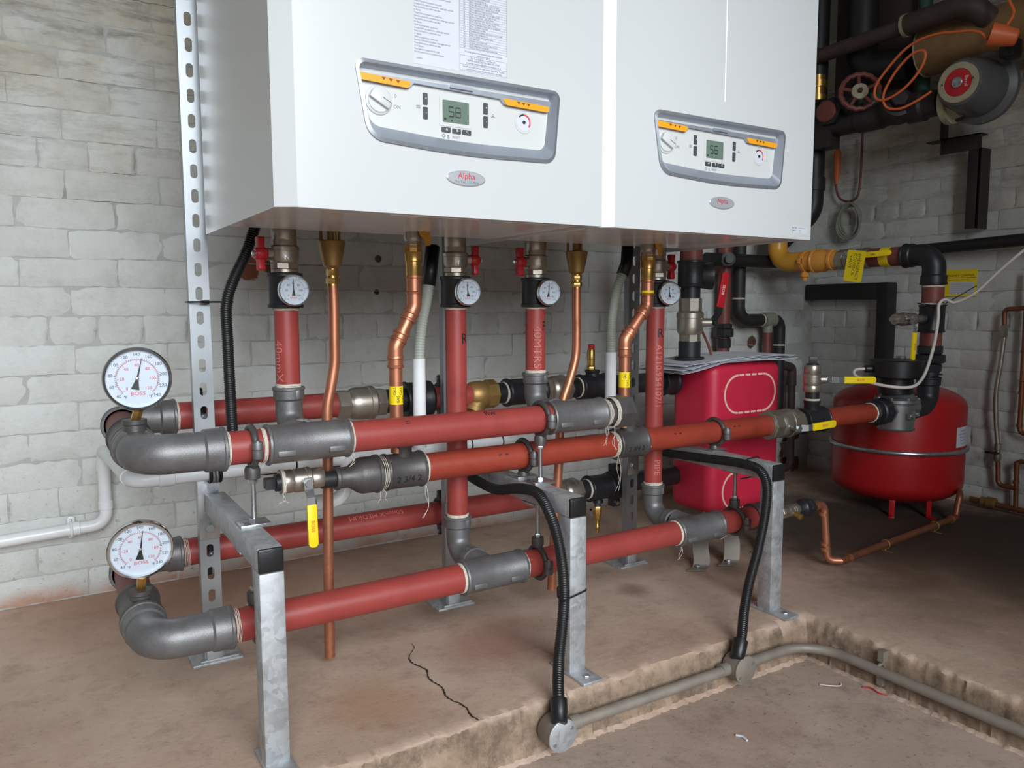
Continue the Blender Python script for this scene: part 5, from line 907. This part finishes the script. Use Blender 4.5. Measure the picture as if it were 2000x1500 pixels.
def condensate(lab, ptsh, x, y, z0, z1, g):
    t = thing('condensate_pipe', lab, 'pipe', (x, y, z0), g); hp = resample(spline(ptsh, 12), .0016); MB().tube(hp, [.0118 + (.0012 if i % 4 < 2 else 0) for i in range(len(hp))], 14).build('corrugated_hose', m_hose, t, sharp=180)
    MB().cyl((x, y, z0), (x, y, z1), wr_ * .95, 22).build('white_pipe', m_upvc, t); p = V(ptsh[0]); d = (V(ptsh[0]) - V(ptsh[1])).normalized()
    MB().tube(fillet([p - d * .012, p + d * .022, p + d * .022 + V(.012, .01, .055)], .018, 6), .0165, 18).build('rubber_elbow', m_blackp, t, sharp=180)
condensate('white condensate pipe with grey corrugated hose under the left boiler', [(.470, .47, .835), (.463, .47, .79), (.452, .47, .745), (.444, .47, .69), (.441, .47, .62)], .441, .47, .448, .655, 'condensate pipes'); condensate('white condensate pipe with grey corrugated hose under the right boiler', [(1.048, .47, .868), (1.028, .47, .825), (1.012, .47, .76), (1.007, .47, .70), (1.006, .47, .62)], 1.006, .47, .448, .650, 'condensate pipes')

# ------------------------------------------------------------------ black flexible conduits, galvanised conduit
def flex(name, label, pts, gl, group):
    t = thing(name, label, 'conduit', pts[-1], group); hp = resample(spline(pts, 14), .0012); MB().tube(hp, [.0105 + (.0014 if i % 4 < 2 else 0) for i in range(len(hp))], 14).build('corrugated_conduit', m_blackp, t, sharp=180)
    if gl: e = V(pts[-1]); d = (V(pts[-1]) - V(pts[-2])).normalized(); MB().lathe(e - d * .012, d, [(0, .013), (.002, .0165), (.028, .0165), (.030, .0155), (.046, .0155), (.048, .013)], 20).build('gland', m_blackp, t); 
    return t
flex('flexible_conduit', 'black corrugated conduit running down the left slotted upright', [(.092, .50, .945), (.070, .50, .885), (.042, .505, .825), (.030, .515, .775), (.032, .525, .70), (.034, .530, .60), (.036, .530, .50), (.045, .555, .435), (.10, .60, .41), (.20, .61, .405), (.42, .61, .405), (.53, .60, .40)], False, 'black corrugated conduits')
flex('flexible_conduit', 'black corrugated conduit along the middle arm down to the nearer junction box', [(.545, .60, .40), (.572, .52, .372), (.580, .45, .356), (.582, .36, .352), (.584, .27, .372), (.590, .20, .374), (.589, .145, .330), (.588, .112, .265), (.588, .100, .190), (.578, .092, .120), (.556, .072, .070), (.529, .036, .030), (.515, .014, .006)], True, 'black corrugated conduits')
flex('flexible_conduit', 'black corrugated conduit along the right arm down to the farther junction box', [(1.13, .58, .38), (1.190, .49, .360), (1.208, .40, .360), (1.212, .30, .366), (1.213, .20, .372), (1.214, .140, .366), (1.207, .108, .335), (1.188, .094, .270), (1.150, .080, .190), (1.110, .070, .115), (1.072, .050, .060), (1.040, .026, .025), (1.022, .016, .004)], True, 'black corrugated conduits')
t = thing('cable_tie', 'black cable tie around the middle post', 'cable tie', (.628, .125, .175)); MB().tube(fillet([(.577, .086, .177), (.6505, .1030, .180), (.6505, .1485, .182), (.606, .1485, .180), (.577, .106, .178), (.577, .087, .177)], .010, 5), .002, 6).build('loop', m_blackp, t)
t = thing('cable_tie', 'black cable tie on the left upright', 'cable tie', (-.01, .55, .79)); MB().tube(fillet([(.044, .515, .785), (-.036, .560, .785), (-.036, .600, .785), (.03, .600, .785), (.046, .530, .785)], .01, 4), .002, 6).box(-.012, .004, .548, .558, .781, .789).build('loop', m_blackp, t)
t = thing('cable_tie', 'black cable tie around the right arm', 'cable tie', (1.25, .19, .38)); MB().tube(fillet([(1.196, .180, .375), (1.226, .185, .384), (1.275, .192, .384), (1.275, .192, .334), (1.2, .185, .335)], .006, 4), .0018, 6).build('loop', m_blackp, t)
GCY, GCZ = .020, -.046
t = thing('steel_conduit', 'weathered steel conduit following the step in the floor', 'conduit', (.9, GCY, ZF)); MB().tube(fillet([(.505, GCY, GCZ), (1.268, GCY - .004, GCZ - .002), (1.288, -.60, GCZ - .006), (1.288, -1.6, GCZ - .006)], .10, 14), .0118, 16).build('tube', m_conduit, t)
for x in (.545, .965, 1.035): MB().lathe((x, GCY, GCZ), XA, [(0, .0118), (0, .0145), (.022, .0145), (.022, .0118)], 16).build('coupler', m_conduit, t)
q = MB(); q.tube([V(1.2815 + .0145 * math.cos(a), -.165, GCZ - .004 + .0145 * math.sin(a)) for a in [i * math.pi / 8 for i in range(16)]], .004, 6, True); q.box(1.278, 1.298, -.172, -.158, -.030, -.005).box(1.278, 1.298, -.172, -.158, -.085, -.062); q.build('saddle', m_conduit, t)
def jbox(x, lab):
    t = thing('junction_box', lab, 'junction box', (x, GCY, GCZ - .03), 'round conduit boxes'); MB().lathe((x, GCY + .016, GCZ), -YA, [(0, .029), (.003, .031), (.040, .031), (.042, .029)], 32).build('body', m_conduit, t); MB().lathe((x, GCY - .026, GCZ), -YA, [(0, .0325), (.003, .0325), (.004, .031)], 32).build('lid', m_galv if x < .8 else m_conduit, t)
    MB().lathe((x + .004, GCY - .004, GCZ + .026), ZA, [(0, .0125), (.022, .0125)], 18).build('spout', m_conduit, t)
    for s in (-1, 1): MB().lathe((x + s * .020, GCY - .030, GCZ + s * .012), -YA, [(0, .004), (.0015, .004)], 10).build('lid_screw', m_zinc, t)
jbox(.509, 'round steel junction box below the middle post'); jbox(1.016, 'round steel junction box below the right post')

# ------------------------------------------------------------------ back right corner and right wall
YB = 1.10
t = thing('old_wall_pipe', 'dark red vertical pipe with black union in the back corner', 'pipe', (2.11, YB, .3)); pipe(t, (2.11, YB, .28), (2.11, YB, 1.35), .026, m_dullpipe); MB().hexa((2.11, YB, .60), (2.11, YB, .64), .030, 8).hexa((2.11, YB, .645), (2.11, YB, .68), .040, 8).hexa((2.11, YB, .68), (2.11, YB, .70), .034, 8).build('union', m_black, t)
t = thing('stepped_wall_pipe', 'black pipe stepping right and branching down in the back corner', 'pipe', (2.3, YB, .3)); MB().tube(fillet([(2.195, YB, 1.4), (2.195, YB, .713), (2.405, YB, .713)], .06, 8), .026, 18).build('pipe', m_dark, t); MB().tube(fillet([(2.34, YB, .713), (2.455, YB, .713), (2.458, YB, .26)], .04, 8), .024, 18).build('bend', m_dark, t); MB().lathe((2.345, YB, .713), XA, [(0, .026), (0, .031), (.065, .031), (.065, .026)], 20).lathe((2.378, YB, .713), -ZA, [(0, .022), (.055, .020)], 16).build('tee', m_cabgr, t); pipe(t, (2.378, YB, .26), (2.378, YB, .66), .0175, m_dullpipe, 'branch')
for a, b_ in (((2.195, YB, .80), ZA), ((2.334, YB, .713), XA), ((2.457, YB, .60), ZA)): hemp(t, a, b_, .0255, 90)
t = thing('grey_wall_pipe', 'dark grey horizontal pipe behind the yellow gas pipe', 'pipe', (2.3, 1.06, .95)); pipe(t, (1.95, 1.05, .955), (2.60, 1.05, .955), .026, m_trunk); MB().lathe((2.06, 1.05, .955), V(-.6, -.8, 0), [(0, .030), (.05, .028), (.052, .016), (.075, .016)], 20).build('capped_branch', m_trunk, t)
t = thing('rusty_pipe', 'thin rusty vertical pipe right of the crimson casing', 'pipe', (2.555, 1.10, 0)); MB().tube(fillet([(2.545, 1.10, .455), (2.556, 1.10, .06), (2.48, 1.10, .04)], .03, 6), .0165, 14).build('pipe', m_oldbrown, t); MB().lathe((2.546, 1.10, .42), ZA, [(0, .021), (.02, .021)], 14).build('socket', m_oldbrown, t); MB().tube(fillet([(2.5465, 1.10, .43), (2.545, 1.10, .50), (2.45, 1.10, .52)], .02, 6), .02, 14).build('elbow', m_oldbrown, t)
t = thing('capillary_tube', 'thin red capillary tube above the crimson casing', 'tube', (1.5, .62, .6)); MB().tube(spline([(1.455, .62, .735), (1.475, .62, .722), (1.50, .62, .690), (1.525, .62, .650), (1.54, .62, .617), (1.545, .62, .600)], 6), .0040, 8).build('tube', m_dullpipe, t)
t = thing('black_trunking', 'black cable trunking turning down the right wall', 'trunking', (2.72, .9, .5)); tw = 2.735; M_ = MB().box(tw - .03, WX, .812, 1.165, .798, .868).build('horizontal_run', m_trunk, t, bevel=.004); MB().box(tw - .031, WX - .0005, .762, .814, .40, .8685).build('vertical_run', m_trunk, t, bevel=.006)
solo(MB().tube([(2.705, 1.08, .975), (2.705, -.9, 1.045)], .0225, 18), 'wall_conduit_pipe', m_trunk, 'straight black pipe along the right wall above the yellow notice', 'pipe')
t = thing('wall_notice', 'yellow EMERGENCY CONTROL notice on the right wall', 'notice', (WX - .004, .5, .8)); Mn = frame((WX - .004, .500, .862), -YA, ZA); MB().plate([rect(-.085, .058, -.055, .048, .002)], -.003, 0, Mn).build('board', m_yellow, t); MB().plate([rect(-.045, .050, -.047, .000, .001)], 0, .0004, Mn).build('white_panel', m_paper, t)
p = MB(); p.text('EMERGENCY CONTROL', .0112, Mn @ Matrix.Translation((-.010, .025, .0006))); p.box(-.07, .054, .0165, .0178, .0002, .0006, Mn); p.text('gas shut off valve - turn to close', .0062, Mn @ Matrix.Translation((-.010, .009, .0006)))
for k in range(5): p.box(-.04, .045, -.008 - k * .008, -.0076 - k * .008, .0005, .0007, Mn)
p.build('lettering', m_ink, t)
t = thing('angle_bracket', 'dark steel angle bracket bolted to the right wall', 'bracket', (2.70, .47, 1.05)); MB().box(2.695, 2.702, .418, .462, 1.058, 1.352).box(2.695, WX, .418, .425, 1.058, 1.352).build('upright', m_bracket, t, bevel=.001); MB().box(2.694, 2.702, .418, .568, 1.347, 1.405).box(2.694, 2.74, .418, .568, 1.399, 1.405).build('shelf', m_bracket, t, bevel=.001); MB().box(2.694, 2.702, .545, .572, 1.405, 1.57).box(2.66, 2.702, .55, .605, 1.392, 1.397).build('hanger', m_bracket, t, bevel=.001)

# old pipework high in the corner
OX = 2.46
t = thing('old_main_pipe', 'thick old black pipe with bulky fittings high on the right wall', 'pipe', (OX, .7, 1.45)); MB().lathe((OX, .96, 1.487), -YA, [(0, .044), (.20, .044), (.205, .050), (.30, .050), (.31, .044), (.40, .044), (.405, .054), (.46, .054), (.47, .046), (.52, .046)], 26).build('pipe', m_dark, t); MB().lathe((OX - .01, .600, 1.490), V(-.75, -.6, .25), [(0, .06), (.045, .058), (.060, .052), (.070, .030)], 24).hexa(V(OX - .01, .600, 1.49) + V(-.75, -.6, .25) * .065, V(OX - .01, .600, 1.49) + V(-.75, -.6, .25) * .095, .030).build('strainer_cap', m_dark, t); MB().lathe((OX, .70, 1.50), V(-.3, -.3, .9), [(0, .02), (.075, .02)], 12).build('spindle', m_green, t)
t = thing('plugged_fitting', 'black iron fitting with a red plugged end beside the right boiler', 'fitting', (2.40, .90, 1.5)); d_ = V(-1, -.12, .0).normalized(); PF = V(2.475, .863, 1.53); MB().lathe(PF, d_, [(-.06, .055), (.03, .058), (.034, .062), (.046, .062), (.05, .052)], 28).hexa(PF + d_ * .05, PF + d_ * .085, .055).build('body', m_black, t); MB().lathe(PF + d_ * .083, d_, [(0, .040), (.012, .040), (.016, .034)], 24).build('plug', m_dullpipe, t)
MB().box(2.42, 2.49, .86, .93, 1.40, 1.47).build('saddle_block', m_bracket, t, bevel=.004)
t = thing('brass_nipple', 'brass nipple with two bright rings beside the right boiler', 'fitting', (2.43, .93, 1.60)); MB().lathe((2.43, .93, 1.59), ZA, [(0, .038), (.022, .038), (.023, .030), (.052, .030), (.053, .038), (.078, .038), (.079, .03), (.10, .03)], 28).build('body', m_brass, t)
t = thing('gate_valve', 'old gate valve with red spoked handwheel', 'valve', (2.44, .72, 1.5)); wn = V(-.72, -.66, .18).normalized(); wc_ = V(2.408, .725, 1.580); Mw = frame(wc_, wn.cross(ZA) * -1, ZA); up_ = (ZA - wn * ZA.dot(wn)).normalized(); sd_ = up_.cross(wn)
rim = [wc_ + (up_ * math.sin(a) + sd_ * math.cos(a)) * (.066 + (.0035 if i % 2 else 0)) for i, a in enumerate([k * math.pi / 16 for k in range(32)])]; MB().tube(rim, .0095, 8, True).build('handwheel_rim', m_dullpipe, t)
for k in range(5): a = k * 2 * math.pi / 5 + .4; MB().tube([wc_ + (up_ * math.sin(a) + sd_ * math.cos(a)) * .02, wc_ + (up_ * math.sin(a) + sd_ * math.cos(a)) * .062], .007, 8).build('spoke', m_dullpipe, t)
MB().lathe(wc_ - wn * .006, wn, [(0, .030), (.012, .030), (.013, .026)], 24).build('hub_disc', m_creamp, t); MB().hexa(wc_ + wn * .008, wc_ + wn * .018, .010).build('hub_nut', m_bracket, t); MB().lathe(wc_, -wn, [(0, .012), (.09, .012), (.10, .03)], 14).build('spindle', m_green, t)
t = thing('pump_motor', 'grey pump motor with cream ring and red label high on the right', 'pump', (2.45, .28, 1.45)); pn = V(-1, -.06, -.03).normalized(); pc = V(2.375, .335, 1.515); q = lambda k: pc + pn * k
MB().lathe(q(-.19), pn, [(0, .10), (.012, .118), (.034, .118), (.046, .096), (.16, .084), (.185, .072), (.19, .060)], 40).build('body', m_motor, t); MB().ring(q(-.001), pn, [(0, .042), (0, .064), (.003, .066), (.007, .064), (.008, .046)], 40).build('ring', m_creamp, t); MB().lathe(q(-.002), pn, [(0, .044), (.007, .044), (.008, .042)], 32).build('label_disc', m_red, t); MB().lathe(q(.006), pn, [(0, .017), (.006, .017), (.008, .014)], 24).build('centre_screw', m_zinc, t)
Mp = frame(q(.0068), V(.06, -1, 0), ZA); MB().text('Birral', .016, Mp @ Matrix.Translation((.028, .0, .0)) @ Matrix.Rotation(-math.pi / 2, 4, 'Z')).build('label_lettering', m_whiteink, t); MB().text('A', .014, Mp @ Matrix.Translation((-.050, .002, .0022))).text('A', .014, Mp @ Matrix.Translation((.050, .004, .0022))).build('ring_letters', m_ink, t)
MB().lathe(V(2.47, .425, 1.475), -YA, [(0, .05), (.002, .070), (.024, .070), (.026, .055), (.05, .05)], 28).build('flange', m_creamp, t); MB().box(2.44, 2.50, .20, .245, 1.58, 1.64).build('terminal_box', m_blackp, t, bevel=.004)
for k in range(3): a = -1.2 + k * .9; c_ = V(2.47, .40, 1.475) + V(.055 * math.cos(a), 0, .055 * math.sin(a)); MB().hexa(c_ + V(0, .01, 0), c_ - V(0, .02, 0), .010).build('flange_bolt', m_bracket, t)
t = thing('brown_high_pipe', 'dark brown lagged pipe with white collar near the ceiling', 'pipe', (OX, .6, 1.78)); MB().tube(fillet([(OX, 1.00, 1.775), (OX, .36, 1.795), (OX + .10, .30, 1.70)], .07, 8), .0285, 18).build('pipe', m_oldbrown, t); MB().tube(fillet([(OX, .585, 1.788), (OX, .36, 1.795), (OX + .06, .32, 1.74)], .07, 8), .038, 18).build('lagging', m_oldbrown, t); MB().lathe((OX, .590, 1.788), -YA, [(0, .030), (0, .040), (.012, .040), (.012, .030)], 20).build('collar', m_creamp, t)
t = thing('tan_lagged_pipe', 'fat tan lagged pipe running out of frame at upper right', 'pipe', (2.60, .2, 1.62)); MB().cyl((2.585, .575, 1.712), (2.585, -.70, 1.712), .088, 32).build('lagging', m_tan, t); MB().lathe((2.585, .57, 1.712), YA, [(0, .086), (.008, .090), (.010, .084), (.012, .05)], 32).build('end_band', m_creamp, t)
t = thing('black_high_bend', 'thick black pipe bend dropping from the ceiling beside the right boiler', 'pipe', (2.52, .8, 1.6)); MB().tube(fillet([(2.56, .83, 2.45), (2.56, .83, 1.71), (2.58, .64, 1.69)], .085, 10), .058, 22).build('pipe', m_trunk, t)
t = thing('black_soil_pipe', 'black vertical pipe just right of the right boiler', 'pipe', (2.44, .97, 1.1)); MB().tube(fillet([(2.50, .985, 2.45), (2.50, .985, 1.16), (2.36, 1.06, 1.02)], .10, 8), .040, 20).build('pipe', m_trunk, t); MB().lathe((2.50, .985, 1.25), ZA, [(0, .04), (0, .046), (.05, .046), (.05, .04)], 22).build('socket', m_trunk, t); MB().tube([(2.42, .985, 2.45), (2.42, .985, 1.64)], .034, 18).build('upper_stack', m_trunk, t)
solo(MB().tube([(2.655, .635, 2.45), (2.655, .625, 1.56)], .024, 16), 'green_pipe', m_green, 'green tarnished vertical pipe left of the tan lagging', 'pipe', 'green tarnished pipes'); solo(MB().tube(spline([(2.50, .375, 2.45), (2.50, .372, 1.95), (2.50, .365, 1.82), (2.485, .345, 1.765)], 5), .023, 16), 'green_pipe', m_green, 'green tarnished pipe meeting the brown elbow', 'pipe', 'green tarnished pipes')
solo(MB().box(2.66, 2.72, .70, 1.02, 1.55, 2.3), 'brown_timber', m_oldbrown, 'dark brown timber backing behind the old pipework', 'timber', bevel=.003)
CX = 2.36
solo(MB().tube(spline([(CX, .243, 1.628), (CX, .262, 1.652), (CX, .295, 1.668), (CX, .350, 1.680), (CX, .405, 1.690), (CX, .47, 1.688), (CX, .525, 1.668), (CX, .585, 1.620), (CX, .625, 1.575), (CX, .630, 1.535), (CX, .605, 1.515), (CX, .560, 1.518), (CX, .505, 1.545), (CX, .460, 1.590), (CX, .445, 1.630), (CX, .458, 1.650), (CX, .500, 1.645), (CX, .555, 1.600), (CX, .595, 1.535), (CX + .01, .590, 1.49), (CX + .02, .545, 1.475), (CX + .03, .49, 1.49), (CX + .04, .44, 1.515)], 6), .0048, 8), 'orange_cable', m_cabor, 'orange cable looped in front of the tan lagging', 'cable', sharp=180)
t = thing('orange_plug', 'orange cone connector on a cable at the right edge', 'connector', (2.30, .17, 1.55)); pd = V(.55, -.75, -.25).normalized(); MB().lathe(V(2.36, .235, 1.640), pd, [(0, .036), (.03, .034), (.075, .026), (.08, .02)], 24).build('shell', m_cabor, t); MB().tube(spline([(2.39, .20, 1.66), (2.40, .185, 1.70), (2.40, .205, 1.76), (2.40, .19, 1.85), (2.40, .16, 1.95)], 6), .005, 8).build('lead', m_cabor, t)
t = thing('hanging_flex', 'orange flex hanging in a loop on the right wall', 'cable', (2.70, .95, 1.2)); fx = 2.735; MB().tube(spline([(fx, 1.045, 1.46), (fx, 1.047, 1.40), (fx, 1.052, 1.32), (fx, 1.035, 1.25), (fx, .99, 1.222), (fx, .945, 1.235), (fx, .932, 1.30), (fx, .930, 1.40), (fx, .930, 1.50)], 6), .0048, 8).build('flex', m_dullpipe, t, sharp=180); MB().lathe((fx, 1.046, 1.455), -ZA, [(0, .006), (.01, .015), (.07, .015), (.13, .009), (.15, .006)], 16).build('boot', m_cabor, t)
m = MB(); rn = random.Random(9)
for k in range(4): m.tube([V(2.735 - .006 * k, .970 + (.046 + .003 * k) * math.cos(a) + .006 * math.sin(a * 2 + k), 1.135 + (.066 + .004 * k) * math.sin(a)) for a in [i * math.pi / 16 for i in range(32)]], .0048, 7, True)
solo(m, 'cable_coil', m_cabgr, 'coil of dirty grey cable hung on the right wall', 'cable', sharp=180)

# small litter on the lower floor
solo(MB().tube(spline([(1.190, -.075, ZF + .002), (1.200, -.095, ZF + .005), (1.222, -.105, ZF + .003), (1.236, -.098, ZF + .002)], 5), .0015, 6), 'plastic_curl', m_cabwh, 'white curl of plastic on the lower floor near the step corner', 'litter')
solo(MB().tube(spline([(.862, -.120, ZF + .002), (.868, -.132, ZF + .003), (.866, -.146, ZF + .002)], 4), .0024, 6), 'wire_offcut', m_paper, 'pale wire offcut on the lower floor below the conduit', 'litter')
solo(MB().tube(spline([(1.262, -.135, ZF + .002), (1.272, -.150, ZF + .004), (1.268, -.172, ZF + .002), (1.276, -.186, ZF + .002)], 4), .0015, 6), 'red_sleeve', m_red, 'red wire sleeve lying against the step', 'litter')
